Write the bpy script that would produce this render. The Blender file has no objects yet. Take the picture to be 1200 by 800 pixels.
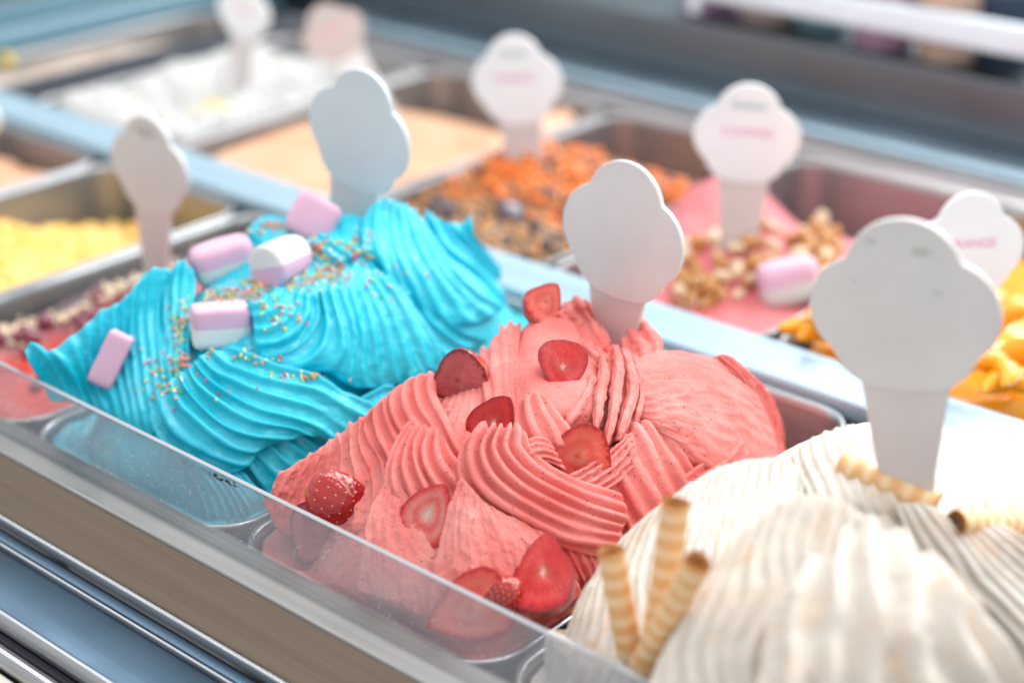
import bpy, bmesh, math, random
import numpy as np
from mathutils import Vector, Matrix
random.seed(7); rng = np.random.RandomState(7)
S = bpy.context.scene; COL = S.collection
# ------------------------------------------------------------------ camera, world, lights, exposure
CAM = np.array([0.56138961, -0.44116527, 0.42557405])
F = 1974.0
RX = np.array([[7.54644092e-01, -2.74690449e-01, 5.95866975e-01],
               [6.56134357e-01, 3.15931520e-01, -6.85328374e-01],
               [0.0, 9.08147803e-01, 4.18649696e-01]])      # columns: camera right, up, back in world axes
cd = bpy.data.cameras.new('camera'); cam = bpy.data.objects.new('camera', cd); COL.objects.link(cam); S.camera = cam
cam.matrix_world = Matrix([list(RX[0]) + [CAM[0]], list(RX[1]) + [CAM[1]], list(RX[2]) + [CAM[2]], [0, 0, 0, 1]])
cd.sensor_width = 36; cd.lens = 36 * F / 1200; cd.clip_start = .01; cd.clip_end = 50
cd.dof.use_dof = True; cd.dof.focus_distance = .785; cd.dof.aperture_fstop = 3.2
S.view_settings.view_transform = 'Standard'; S.view_settings.look = 'None'
S.view_settings.exposure = 0.48; S.view_settings.gamma = 1; S.view_settings.use_curve_mapping = False
S.cycles.use_denoising = True; S.cycles.max_bounces = 10; S.cycles.transparent_max_bounces = 12
W = bpy.data.worlds.new('World'); S.world = W; W.use_nodes = True
def build_world():
    n = W.node_tree; n.nodes.clear(); L = n.links
    tc = n.nodes.new('ShaderNodeTexCoord'); sep = n.nodes.new('ShaderNodeSeparateXYZ'); L.new(tc.outputs['Generated'], sep.inputs[0])
    cr = n.nodes.new('ShaderNodeValToRGB'); L.new(sep.outputs['Z'], cr.inputs[0])
    e = cr.color_ramp.elements; e[0].position = 0.0; e[0].color = (.09, .10, .115, 1); e[1].position = .95; e[1].color = (1.0, .99, .97, 1)
    a = e.new(.18); a.color = (.22, .29, .34, 1); b = e.new(.45); b.color = (.72, .84, .92, 1)
    fr = n.nodes.new('ShaderNodeMapRange'); L.new(sep.outputs['Y'], fr.inputs[0]); fr.inputs[1].default_value = -.7; fr.inputs[2].default_value = .35
    fr.inputs[3].default_value = 1; fr.inputs[4].default_value = 0
    mx = n.nodes.new('ShaderNodeMix'); mx.data_type = 'RGBA'; L.new(fr.outputs[0], mx.inputs[0]); L.new(cr.outputs[0], mx.inputs[6])
    mx.inputs[7].default_value = (.76, .78, .81, 1)
    bg = n.nodes.new('ShaderNodeBackground'); bg.inputs[1].default_value = .85; L.new(mx.outputs[2], bg.inputs[0])
    o = n.nodes.new('ShaderNodeOutputWorld'); L.new(bg.outputs[0], o.inputs[0])
build_world()
def area(name, loc, target, sx, sy, power, color):
    d = bpy.data.lights.new(name, 'AREA'); d.shape = 'RECTANGLE'; d.size = sx; d.size_y = sy; d.energy = power; d.color = color
    o = bpy.data.objects.new(name, d); COL.objects.link(o); o.location = loc
    o.rotation_euler = (Vector(target) - Vector(loc)).to_track_quat('-Z', 'Y').to_euler(); return o
area('strip_light', (-.05, .20, .75), (-.05, .26, 0), 2.2, .08, 5.5, (1, .985, .96))
area('back_soft_light', (.35, 2.6, 1.95), (0, .15, 0), 3.4, 1.7, 108, (.94, .98, 1))  # added soft area light behind the case, for highlights and steel reflections
# ------------------------------------------------------------------ helpers
def ray(px, py):
    d = RX @ np.array([px - 600., -(py - 400.), -F]); return d / np.linalg.norm(d)
def at(px, py, y):
    d = ray(px, py); return CAM + d * (y - CAM[1]) / d[1]
def atz(px, py, z):
    d = ray(px, py); return CAM + d * (z - CAM[2]) / d[2]
def _hash(i, j, k, s):
    h = (i * 374761393 + j * 668265263 + k * 2147483647 + s * 974634777) & 0xffffffff
    h = ((h ^ (h >> 13)) * 1274126177) & 0xffffffff
    return ((h ^ (h >> 16)) & 0xffff) / 32768. - 1.
def noise(P, freq, seed=0, octv=1):
    P = np.asarray(P, float); out = np.zeros(P.shape[:-1]); amp = 1.; tot = 0
    for o in range(octv):
        q = P * freq + seed * 7.31; i = np.floor(q).astype(np.int64); f = q - i; f = f * f * (3 - 2 * f)
        r = 0
        for a in (0, 1):
            for b in (0, 1):
                for c in (0, 1):
                    w = (f[..., 0] if a else 1 - f[..., 0]) * (f[..., 1] if b else 1 - f[..., 1]) * (f[..., 2] if c else 1 - f[..., 2])
                    r = r + w * _hash(i[..., 0] + a, i[..., 1] + b, i[..., 2] + c, seed + o)
        out += amp * r; tot += amp; amp *= .5; freq *= 2.03
    return out / tot
def mesh_np(name, V, Fq, mat, parent=None, smooth=True, attrs=None, mats=None, fmat=None):
    me = bpy.data.meshes.new(name); V = np.asarray(V, float)
    if isinstance(Fq, np.ndarray):
        n = len(Fq); k = Fq.shape[1]
        me.vertices.add(len(V)); me.vertices.foreach_set('co', V.ravel())
        me.loops.add(n * k); me.loops.foreach_set('vertex_index', Fq.ravel().astype(np.int32))
        me.polygons.add(n); me.polygons.foreach_set('loop_start', np.arange(0, n * k, k, dtype=np.int32))
        me.update(calc_edges=True); me.validate()
    else:
        me.from_pydata([tuple(v) for v in V], [], Fq); me.update()
    for m in (mats or [mat]): me.materials.append(m)
    if fmat is not None: me.polygons.foreach_set('material_index', np.asarray(fmat, np.int32))
    me.polygons.foreach_set('use_smooth', [smooth] * len(me.polygons))
    for k, a in (attrs or {}).items():
        at_ = me.attributes.new(k, 'FLOAT', 'POINT'); at_.data.foreach_set('value', np.asarray(a, np.float32))
    o = bpy.data.objects.new(name, me); COL.objects.link(o); o.parent = parent
    return o
def tag(o, label=None, cat=None, group=None, kind=None):
    if label: o['label'] = label
    if cat: o['category'] = cat
    if group: o['group'] = group
    if kind: o['kind'] = kind
    return o
def empty(name, loc, label, cat, group=None):
    o = bpy.data.objects.new(name, None); o.empty_display_size = .02; COL.objects.link(o); o.location = loc
    return tag(o, label, cat, group)
def keep(o, parent):
    "parent a mesh built in world space under an Empty without moving it"
    o.parent = parent; o.matrix_parent_inverse = Matrix.Translation(-Vector(parent.location)); return o
def grid_faces(nu, nv, off=0, wrap=False):
    i, j = np.meshgrid(np.arange(nu - 1), np.arange(nv if wrap else nv - 1), indexing='ij'); j2 = (j + 1) % nv
    return np.stack([i * nv + j, i * nv + j2, (i + 1) * nv + j2, (i + 1) * nv + j], -1).reshape(-1, 4) + off
def box(name, x0, x1, y0, y1, z0, z1, mat, parent=None, bev=.001):
    bm = bmesh.new(); bmesh.ops.create_cube(bm, size=1)
    for v in bm.verts:
        v.co = Vector(((x0 + x1) / 2 + v.co.x * (x1 - x0), (y0 + y1) / 2 + v.co.y * (y1 - y0), (z0 + z1) / 2 + v.co.z * (z1 - z0)))
    if bev: bmesh.ops.bevel(bm, geom=list(bm.edges), offset=bev, segments=3, profile=.5, affect='EDGES')
    me = bpy.data.meshes.new(name); bm.to_mesh(me); bm.free(); me.materials.append(mat)
    me.polygons.foreach_set('use_smooth', [True] * len(me.polygons))
    try: me.set_sharp_from_angle(angle=math.radians(35))
    except Exception: pass
    o = bpy.data.objects.new(name, me); COL.objects.link(o)
    if parent: keep(o, parent)
    return o
def extrude_profile(name, pts, x0, x1, mat, parent=None):
    "closed (y,z) outline swept along x"
    n = len(pts); V = [(x0, y, z) for y, z in pts] + [(x1, y, z) for y, z in pts]
    Fc = [(i, (i + 1) % n, n + (i + 1) % n, n + i) for i in range(n)] + [tuple(range(n))[::-1], tuple(range(n, 2 * n))]
    o = mesh_np(name, V, Fc, mat, smooth=False)
    m = o.modifiers.new('bevel', 'BEVEL'); m.width = .0008; m.segments = 3; m.limit_method = 'ANGLE'
    if parent: keep(o, parent)
    return o
# ------------------------------------------------------------------ materials
def newmat(name):
    m = bpy.data.materials.new(name); m.use_nodes = True; n = m.node_tree
    return m, n, n.nodes['Principled BSDF']
def N(n, t, **kw):
    x = n.nodes.new(t)
    for k, v in kw.items(): setattr(x, k, v)
    return x
def coords(n, sc=1.0, kind='Object'):
    tc = N(n, 'ShaderNodeTexCoord'); mp = N(n, 'ShaderNodeMapping'); n.links.new(tc.outputs[kind], mp.inputs[0])
    mp.inputs['Scale'].default_value = sc if isinstance(sc, tuple) else (sc, sc, sc); return mp.outputs[0]
def ramp(n, src, stops):
    c = N(n, 'ShaderNodeValToRGB'); n.links.new(src, c.inputs[0]); e = c.color_ramp.elements
    while len(e) < len(stops): e.new(.5)
    for x, (p, col) in zip(e, stops): x.position = p; x.color = (*col, 1) if len(col) == 3 else col
    return c.outputs[0]
def tex(n, vec, scale, detail=4, rough=.55, dist=0):
    t = N(n, 'ShaderNodeTexNoise'); n.links.new(vec, t.inputs['Vector']); t.inputs['Scale'].default_value = scale
    t.inputs['Detail'].default_value = detail; t.inputs['Roughness'].default_value = rough; t.inputs['Distortion'].default_value = dist
    return t.outputs['Fac']
def bump(n, b, src, strength, dist=.001):
    x = N(n, 'ShaderNodeBump'); n.links.new(src, x.inputs['Height']); x.inputs['Strength'].default_value = strength
    x.inputs['Distance'].default_value = dist; n.links.new(x.outputs[0], b.inputs['Normal']); return x
def mixc(n, fac, a, b, mode='MIX'):
    x = N(n, 'ShaderNodeMix', data_type='RGBA', blend_type=mode)
    for s, v in ((0, fac), (6, a), (7, b)):
        if isinstance(v, (int, float)): x.inputs[s].default_value = v
        elif isinstance(v, tuple): x.inputs[s].default_value = (*v, 1) if len(v) == 3 else v
        else: n.links.new(v, x.inputs[s])
    return x.outputs[2]
def gelato_mat(name, base, var, rough, sss, bump_s, specks=None, streak=None, coat=0):
    m, n, b = newmat(name); v = coords(n)
    f = ramp(n, tex(n, v, 28, 4), [(.3, base), (.72, var)])
    col = f
    if streak:
        col = mixc(n, ramp(n, tex(n, coords(n, (60, 60, 9)), 1.0, 5, .6, .8), [(.52, (0, 0, 0)), (.78, (.8, .8, .8))]), col, streak)
    if specks:
        vo = N(n, 'ShaderNodeTexVoronoi'); n.links.new(v, vo.inputs['Vector']); vo.inputs['Scale'].default_value = 400
        wn = N(n, 'ShaderNodeTexWhiteNoise'); n.links.new(vo.outputs['Position'], wn.inputs['Vector'])
        a = ramp(n, vo.outputs['Distance'], [(.12, (1, 1, 1)), (.20, (0, 0, 0))])
        c = ramp(n, wn.outputs['Value'], [(.70, (0, 0, 0)), (.73, (1, 1, 1))])
        col = mixc(n, mixc(n, 1.0, a, c, 'MULTIPLY'), col, specks)
    n.links.new(col, b.inputs['Base Color']); b.inputs['Roughness'].default_value = rough
    b.inputs['Subsurface Weight'].default_value = sss; b.inputs['Subsurface Scale'].default_value = .0025
    b.inputs['Subsurface Radius'].default_value = (1, .5, .35) if base[0] > base[2] else (.4, .8, 1)
    b.inputs['Coat Weight'].default_value = coat; b.inputs['Coat Roughness'].default_value = .12
    mus = tex(n, v, 1500, 5, .7); mid = tex(n, v, 330, 4, .6)
    mm = N(n, 'ShaderNodeMath', operation='MULTIPLY_ADD'); n.links.new(mid, mm.inputs[0]); mm.inputs[1].default_value = 1.2; n.links.new(mus, mm.inputs[2])
    bump(n, b, mm.outputs[0], bump_s, .0016); return m
M = {}
M['pink'] = gelato_mat('strawberry_gelato', (.88, .160, .140), (.93, .36, .325),      .31, .30, .75, specks=(.25, .03, .03))
M['blue'] = gelato_mat('blue_gelato', (.0, .45, .60), (.002, .56, .70), .30, .25, .30, coat=.25)
M['cream'] = gelato_mat('cream_gelato', (.655, .585, .51), (.72, .67, .605), .42, .45, .20, streak=(.66, .45, .28))
M['yellow'] = gelato_mat('yellow_gelato', (.82, .40, .025), (.82, .60, .20), .25, .3, .3, coat=.3)
M['peach'] = gelato_mat('peach_gelato', (.64, .31, .17), (.68, .41, .26), .4, .3, .3)
M['white'] = gelato_mat('white_gelato', (.46, .455, .44), (.55, .54, .52), .45, .3, .4)
M['beige'] = gelato_mat('beige_gelato', (.42, .33, .26), (.50, .42, .36), .45, .3, .3)
M['rose'] = gelato_mat('rose_gelato', (.62, .135, .15), (.68, .21, .22), .4, .3, .4)
def zoned(name, zones, rough=.3, coat=.3, scale=30, bs=.4):
    "surface whose colour follows the attribute 'zone' (what was poured where), broken up with noise"
    m, n, b = newmat(name); a = N(n, 'ShaderNodeAttribute', attribute_name='zone'); v = coords(n)
    t = N(n, 'ShaderNodeMath', operation='MULTIPLY_ADD'); n.links.new(tex(n, v, scale * 3, 5, .65), t.inputs[0]); t.inputs[1].default_value = .24; t.inputs[2].default_value = -.12
    s = N(n, 'ShaderNodeMath', operation='ADD'); n.links.new(a.outputs['Fac'], s.inputs[0]); n.links.new(t.outputs[0], s.inputs[1])
    n.links.new(ramp(n, s.outputs[0], zones), b.inputs['Base Color']); b.inputs['Roughness'].default_value = rough
    b.inputs['Coat Weight'].default_value = coat; b.inputs['Coat Roughness'].default_value = .1
    b.inputs['Subsurface Weight'].default_value = .2; b.inputs['Subsurface Scale'].default_value = .004
    bump(n, b, tex(n, v, 160, 5, .7), bs, .002); return m
M['red_sauce'] = zoned('red_fruit_gelato', [(.0, (.62, .025, .010)), (.30, (.50, .025, .012)), (.48, (.12, .02, .035)), (.60, (.62, .50, .36)), (.72, (.70, .62, .50)), (.82, (.07, .03, .05))])
M['orange_sauce'] = zoned('orange_crumb_gelato', [(.0, (.34, .19, .09)), (.30, (.42, .25, .13)), (.46, (.36, .10, .02)), (.54, (.88, .19, .003)), (.78, (.82, .15, .003)), (.98, (.35, .13, .05))], bs=.8)
def steel(name, col, rough, streak=(3, 260, 260), metal=1.0, bs=.05, var=.12):
    m, n, b = newmat(name); v = coords(n, streak); f = tex(n, v, 1, 6, .6)
    c2 = tuple(x * (1 - var * 2) for x in col)
    blot = tex(n, coords(n), 9, 4)
    n.links.new(mixc(n, ramp(n, f, [(.3, (0, 0, 0)), (.75, (1, 1, 1))]), c2, col), b.inputs['Base Color'])
    b.inputs['Metallic'].default_value = metal
    n.links.new(ramp(n, blot, [(.3, (rough * .75,) * 3), (.7, (rough * 1.3,) * 3)]), b.inputs['Roughness'])
    bump(n, b, f, bs, .0004); return m
M['steel'] = steel('pan_steel', (.47, .47, .48), .30, (20, 20, 200))
M['basin'] = steel('pan_basin_steel', (.36, .35, .35), .42, (20, 20, 200), metal=.7)
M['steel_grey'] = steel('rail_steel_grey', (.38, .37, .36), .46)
M['steel_refl_brown'] = steel('rail_steel_brown_reflection', (.27, .205, .15), .42, metal=.8)  # dark brown reflection put into the base colour of plain steel
M['steel_refl_blue'] = steel('shelf_steel_blue_reflection', (.085, .135, .19), .34)  # blue reflection on the flat steel put into its base colour
M['steel_bright'] = steel('edge_steel_bright', (.50, .52, .55), .45)
M['divider'] = steel('divider_steel_blue_reflection', (.42, .57, .67), .38, metal=.5)  # pale blue of the mirrored surroundings put into the bar's base colour
M['steel_dark'] = steel('back_steel_dark', (.19, .21, .23), .4)
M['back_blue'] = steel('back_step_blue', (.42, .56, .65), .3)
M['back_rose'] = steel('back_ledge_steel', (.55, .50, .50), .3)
def plain(name, col, rough=.5, **kw):
    m, n, b = newmat(name); v = coords(n)
    n.links.new(ramp(n, tex(n, v, kw.get('scale', 25), 4), [(.3, tuple(c * .9 for c in col)), (.7, col)]), b.inputs['Base Color'])
    b.inputs['Roughness'].default_value = rough; b.inputs['Subsurface Weight'].default_value = kw.get('sss', 0); b.inputs['Subsurface Scale'].default_value = .003
    b.inputs['Coat Weight'].default_value = kw.get('coat', 0)
    bump(n, b, tex(n, v, kw.get('bscale', 200), 4), kw.get('bs', .1), .0006); return m
M['sign'] = plain('sign_plastic_white', (.84, .86, .88), .30, bs=.02, sss=.15)
M['sign_warm'] = plain('sign_plastic_warm', (.46, .36, .33), .4, bs=.02)
M['sign_shaded'] = plain('sign_plastic_shaded', (.69, .665, .645), .34, bs=.02, sss=.1)  # sign plastic greyed: shade on the backlit front row put into the colour
M['sign_shaded_cool'] = plain('sign_plastic_shaded_cool', (.62, .68, .70), .34, bs=.02, sss=.1)  # cooler greyed copy, shade likewise put into the colour
M['sign_stem'] = plain('sign_stem_white', (.66, .62, .61), .35, bs=.02, sss=.3)
M['ink_pink'] = plain('ink_pink', (.85, .25, .50), .5); M['ink_teal'] = plain('ink_grey_teal', (.25, .42, .45), .5)
M['ink_smudge'] = plain('smudge_grey', (.53, .51, .47), .6)
M['nut'] = plain('nut_caramel', (.58, .25, .06), .35, coat=.4, bs=.5); M['nut_pale'] = plain('nut_pale', (.80, .62, .42), .4, bs=.4)
M['choc'] = plain('dark_chocolate', (.06, .035, .045), .3, coat=.3); M['cherry'] = plain('dark_cherry', (.22, .02, .045), .12, coat=1)
M['mandarin'] = plain('mandarin_segment', (1.0, .40, .006), .22, coat=.3, sss=.4, bs=.25); M['mandarin_vein'] = plain('mandarin_vein', (.95, .68, .36), .4)
M['marsh_pink'] = plain('marshmallow_pink', (.72, .44, .58), .7, sss=.4, bs=.35, bscale=500)
M['marsh_white'] = plain('marshmallow_white', (.72, .71, .70), .7, sss=.4, bs=.35, bscale=500)
M['pine'] = plain('pineapple_yellow', (.88, .66, .12), .3, sss=.3)
SPR = [plain('sprinkle_' + k, c, .35) for k, c in (('pink', (.90, .18, .26)), ('yellow', (.93, .72, .12)), ('orange', (.93, .34, .10)), ('green', (.12, .55, .28)), ('white', (.86, .84, .80)))]
def wafer_mat():
    m, n, b = newmat('rolled_wafer'); v = coords(n)
    wv = N(n, 'ShaderNodeTexWave', wave_type='BANDS', bands_direction='Z'); n.links.new(v, wv.inputs['Vector'])
    wv.inputs['Scale'].default_value = 38; wv.inputs['Distortion'].default_value = 2.5; wv.inputs['Detail'].default_value = 3; wv.inputs['Detail Scale'].default_value = 1.2
    n.links.new(ramp(n, wv.outputs['Fac'], [(.0, (.78, .43, .18)), (.6, (.83, .51, .24)), (.97, (.88, .64, .40))]), b.inputs['Base Color'])
    b.inputs['Roughness'].default_value = .5; b.inputs['Subsurface Weight'].default_value = .25; b.inputs['Subsurface Scale'].default_value = .003
    bump(n, b, tex(n, v, 350, 5, .7), .5, .0006); return m
M['wafer'] = wafer_mat()
def berry_skin():
    m, n, b = newmat('strawberry_skin'); a = N(n, 'ShaderNodeAttribute', attribute_name='along'); v = coords(n)
    s = N(n, 'ShaderNodeMath', operation='MULTIPLY_ADD'); n.links.new(tex(n, v, 60, 3), s.inputs[0]); s.inputs[1].default_value = .25; n.links.new(a.outputs['Fac'], s.inputs[2])
    n.links.new(ramp(n, s.outputs[0], [(.10, (.45, .30, .05)), (.15, (.50, .04, .02)), (.22, (.42, .006, .008)), (1, (.28, .003, .008))]), b.inputs['Base Color'])
    b.inputs['Roughness'].default_value = .2; b.inputs['Coat Weight'].default_value = .6; b.inputs['Coat Roughness'].default_value = .12
    b.inputs['Subsurface Weight'].default_value = .15; b.inputs['Subsurface Scale'].default_value = .003
    vo = N(n, 'ShaderNodeTexVoronoi'); n.links.new(v, vo.inputs['Vector']); vo.inputs['Scale'].default_value = 420
    bump(n, b, vo.outputs['Distance'], .5, .0008); return m
M['berry_skin'] = berry_skin()
def berry_flesh(name, pale, mid, rim, hollow):
    m, n, b = newmat(name); a = N(n, 'ShaderNodeAttribute', attribute_name='rim'); ang = N(n, 'ShaderNodeAttribute', attribute_name='ang'); v = coords(n)
    cmb = N(n, 'ShaderNodeCombineXYZ'); n.links.new(ang.outputs['Fac'], cmb.inputs[0]); n.links.new(a.outputs['Fac'], cmb.inputs[1])
    mp = N(n, 'ShaderNodeMapping'); n.links.new(cmb.outputs[0], mp.inputs[0]); mp.inputs['Scale'].default_value = (11, 1.3, 1)
    st = tex(n, mp.outputs[0], 2.0, 4)
    s = N(n, 'ShaderNodeMath', operation='MULTIPLY_ADD'); n.links.new(st, s.inputs[0]); s.inputs[1].default_value = .55
    q = N(n, 'ShaderNodeMath', operation='SUBTRACT'); n.links.new(a.outputs['Fac'], q.inputs[0]); q.inputs[1].default_value = .275; n.links.new(q.outputs[0], s.inputs[2])
    n.links.new(mixc(n, ramp(n, tex(n, v, 900, 3, .6), [(.5, (0, 0, 0)), (.75, (.12, .12, .12))]), ramp(n, s.outputs[0], [(.03, hollow), (.13, pale), (.46, mid), (.66, tuple(.5 * (a_ + b_) for a_, b_ in zip(mid, pale))), (.84, mid), (.93, rim)]), pale), b.inputs['Base Color'])
    b.inputs['Roughness'].default_value = .30; b.inputs['Coat Weight'].default_value = .15; b.inputs['Coat Roughness'].default_value = .15
    b.inputs['Subsurface Weight'].default_value = .18; b.inputs['Subsurface Scale'].default_value = .002
    bump(n, b, st, .7, .0012); return m
M['flesh_pale'] = berry_flesh('strawberry_flesh_pale', (.80, .24, .17), (.72, .085, .06), (.46, .005, .010), (.72, .08, .03))
M['flesh_red'] = berry_flesh('strawberry_flesh_red', (.62, .07, .05), (.58, .006, .010), (.36, .003, .008), (.78, .50, .42))
M['flesh_dull'] = berry_flesh('strawberry_flesh_dull', (.55, .15, .15), (.46, .08, .09), (.20, .006, .015), (.40, .04, .04))
M['flesh_core'] = berry_flesh('strawberry_flesh_core', (.70, .36, .30), (.68, .06, .05), (.52, .008, .014), (.62, .54, .44))
def acrylic():
    m, n, b = newmat('guard_acrylic'); out = n.nodes['Material Output']; v = coords(n)
    b.inputs['Base Color'].default_value = (.56, .56, .58, 1); b.inputs['Roughness'].default_value = .12
    tr = N(n, 'ShaderNodeBsdfTransparent'); tr.inputs[0].default_value = (.93, .94, .95, 1)
    v2 = coords(n, (260, 20, 45)); sc = tex(n, v2, 1, 3, .5)
    vs = N(n, 'ShaderNodeTexVoronoi', feature='DISTANCE_TO_EDGE'); mp = N(n, 'ShaderNodeMapping'); n.links.new(coords(n, (70, 20, 240)), mp.inputs[0]); mp.inputs['Rotation'].default_value = (0, .8, 0)
    n.links.new(mp.outputs[0], vs.inputs['Vector']); vs.inputs['Scale'].default_value = 1.3
    lines = ramp(n, vs.outputs['Distance'], [(.0, (1, 1, 1)), (.022, (0, 0, 0))])
    patch_ = ramp(n, tex(n, v, 16, 2), [(.55, (0, 0, 0)), (.64, (.5, .5, .5))])
    scr = mixc(n, 1.0, lines, patch_, 'MULTIPLY')
    haze = ramp(n, tex(n, v, 30, 4), [(.3, (.19, .19, .19)), (.7, (.32, .32, .32))])
    f = N(n, 'ShaderNodeMath', operation='MAXIMUM'); n.links.new(haze, f.inputs[0]); n.links.new(scr, f.inputs[1])
    ms = N(n, 'ShaderNodeMixShader'); n.links.new(f.outputs[0], ms.inputs[0]); n.links.new(tr.outputs[0], ms.inputs[1]); n.links.new(b.outputs[0], ms.inputs[2])
    n.links.new(ms.outputs[0], out.inputs[0]); return m
M['acrylic'] = acrylic()
M['acrylic_edge'] = plain('guard_edge_frosted', (.33, .34, .36), .25, bs=.05)
M['liner'] = plain('case_liner_dark', (.02, .022, .032), .6)
# ------------------------------------------------------------------ rounded pans
def rrect(cx, cy, w, h, r, n=8):
    p = []
    for q, (sx, sy) in enumerate(((1, 1), (-1, 1), (-1, -1), (1, -1))):
        for k in range(n + 1):
            a = math.pi / 2 * (q + k / n); p.append((cx + sx * (w / 2 - r) + r * math.cos(a), cy + sy * (h / 2 - r) + r * math.sin(a)))
    return p
def make_pan(x0, x1, y0, y1, ztop, label, group, k_=.5, rimmat='steel'):
    cx, cy, w, h = (x0 + x1) / 2, (y0 + y1) / 2, x1 - x0 - .003, y1 - y0
    root = empty('gelato_pan', (cx, cy, ztop - .12), label, 'steel pan', group)
    prof = [(0, -.006, .028), (.0, -.001, .028), (.0008, 0, .0275), (.0045, .0004, .025), (.0075, -.0006, .024), (.009, -.004, .023), (.0095, -.012, .023), (.012, -.085, .024), (.018, -.108, .022), (.032, -.118, .02)]
    V = []; n = 9 * 4
    for ins, dz, r in prof: ins = ins * k_ if ins < .02 else ins - .008; V += [(px, py, ztop + dz) for px, py in rrect(cx, cy, w - 2 * ins, h - 2 * ins, r)]
    Fc = [tuple(f) for f in grid_faces(len(prof), n, 0, True)] + [tuple(range((len(prof) - 1) * n, len(prof) * n))]
    nb = 5
    rim = mesh_np('rim', V[:6 * n], [tuple(f) for f in grid_faces(6, n, 0, True)], M[rimmat]); keep(rim, root)
    W2 = V[5 * n:]; k = len(prof) - 5
    Fc = [tuple(f) for f in grid_faces(k, n, 0, True)] + [tuple(range((k - 1) * n, k * n))]
    keep(mesh_np('basin', W2, Fc, M['basin']), root)
    return root
# ------------------------------------------------------------------ display case
XL, XR = -1.05, .62
case = empty('display_case', (-.2, .3, -.2), 'stainless steel ice cream display case with steel divider holding all the pans', 'display case')
box('rear_liner', XL, XR, .72, .735, -.2, -.004, M['liner'], case)
keep(box('case_floor', XL, XR, -.02, .74, -.2, -.19, M['liner']), case)
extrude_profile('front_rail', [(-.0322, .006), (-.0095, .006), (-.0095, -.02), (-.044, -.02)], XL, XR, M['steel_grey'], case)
# slanted steel face, a brown reflection in its colour, as its own strip just proud of the rail
extrude_profile('slanted_band', [(-.0336, .0055), (-.0505, -.0145), (-.0495, -.0170), (-.0325, .0030)], XL, XR, M['steel_refl_brown'], case)
box('bright_trim', XL, XR, -.0528, -.0500, -.0200, -.0150, M['steel_bright'], case, .0006)
box('shelf_step', XL, XR, -.0600, -.0530, -.03, -.0210, M['steel_refl_blue'], case, .0006)
box('bright_trim', XL, XR, -.0620, -.0602, -.03, -.0215, M['steel_bright'], case, .0006)
box('front_shelf', XL, XR, -.0930, -.0622, -.034, -.0240, M['steel_refl_blue'], case, .0006)
box('bright_trim', XL, XR, -.0960, -.0932, -.034, -.0232, M['steel_bright'], case, .0008)
box('dark_gasket', XL, XR, -.1000, -.0962, -.05, -.034, M['liner'], case, .0008)
cyl = []
for k in range(16):
    a = 2 * math.pi * k / 16; cyl.append((-.1035 + .005 * math.cos(a), -.039 + .005 * math.sin(a)))
extrude_profile('front_tube', cyl, XL, XR, M['steel'], case)
M['panel'] = plain('front_panel_cream', (.72, .68, .58), .4, bs=.03)
extrude_profile('front_panel', [(-.1090, -.042), (-.19, -.050), (-.19, -.060), (-.1090, -.052)], XL, XR, M['panel'], case)
# divider between the two rows
extrude_profile('divider_bar', [(.3085, -.004), (.3095, .0045), (.3115, .0055), (.3400, .0075), (.3425, .0095), (.3450, .0085), (.3460, -.004), (.34, -.03), (.314, -.03)], XL, XR, M['divider'], case)
# back of the case
box('rear_ledge', -.735, XR, .679, .701, -.03, -.0005, M['back_rose'], case, .0015)
box('rear_lip', -.735, XR, .7012, .7085, -.03, .004, M['steel'], case, .002)
box('rear_groove', -.735, XR, .7087, .731, -.03, -.008, M['liner'], case, .001)
box('rear_step', -.735, XR, .7312, .790, -.03, .0035, M['back_blue'], case, .006)
box('rear_wall', -1.02, XR, .792, .800, -.03, .052, M['steel_dark'], case, .002)
box('rear_shelf', -1.02, XR, .8005, .99, .040, .048, M['steel_dark'], case, .001)
M['white_bar'] = plain('bar_white', (.80, .87, .95), .35, bs=.02)
fr = empty('lid_frame', (.2, .81, .0485), 'white frame bar of the glass lid crossing the top right corner', 'frame bar')
keep(box('crossbar', -.3, .62, .806, .818, .0705, .0955, M['white_bar'], None, .003), fr)
keep(box('post', -.312, -.3005, .806, .818, .0565, .0925, M['white_bar'], None, .001), fr); keep(box('post', .6205, .632, .806, .818, .0565, .0925, M['white_bar'], None, .001), fr)
for k, x in enumerate((-.42, -.15, .02)):
    bm = bmesh.new(); bmesh.ops.create_uvsphere(bm, u_segments=12, v_segments=8, radius=.003)
    me = bpy.data.meshes.new('rivet'); bm.to_mesh(me); bm.free(); me.materials.append(M['steel_bright']); o = bpy.data.objects.new('rivet', me); COL.objects.link(o); o.location = (x, .69, .0); keep(o, case)
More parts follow.
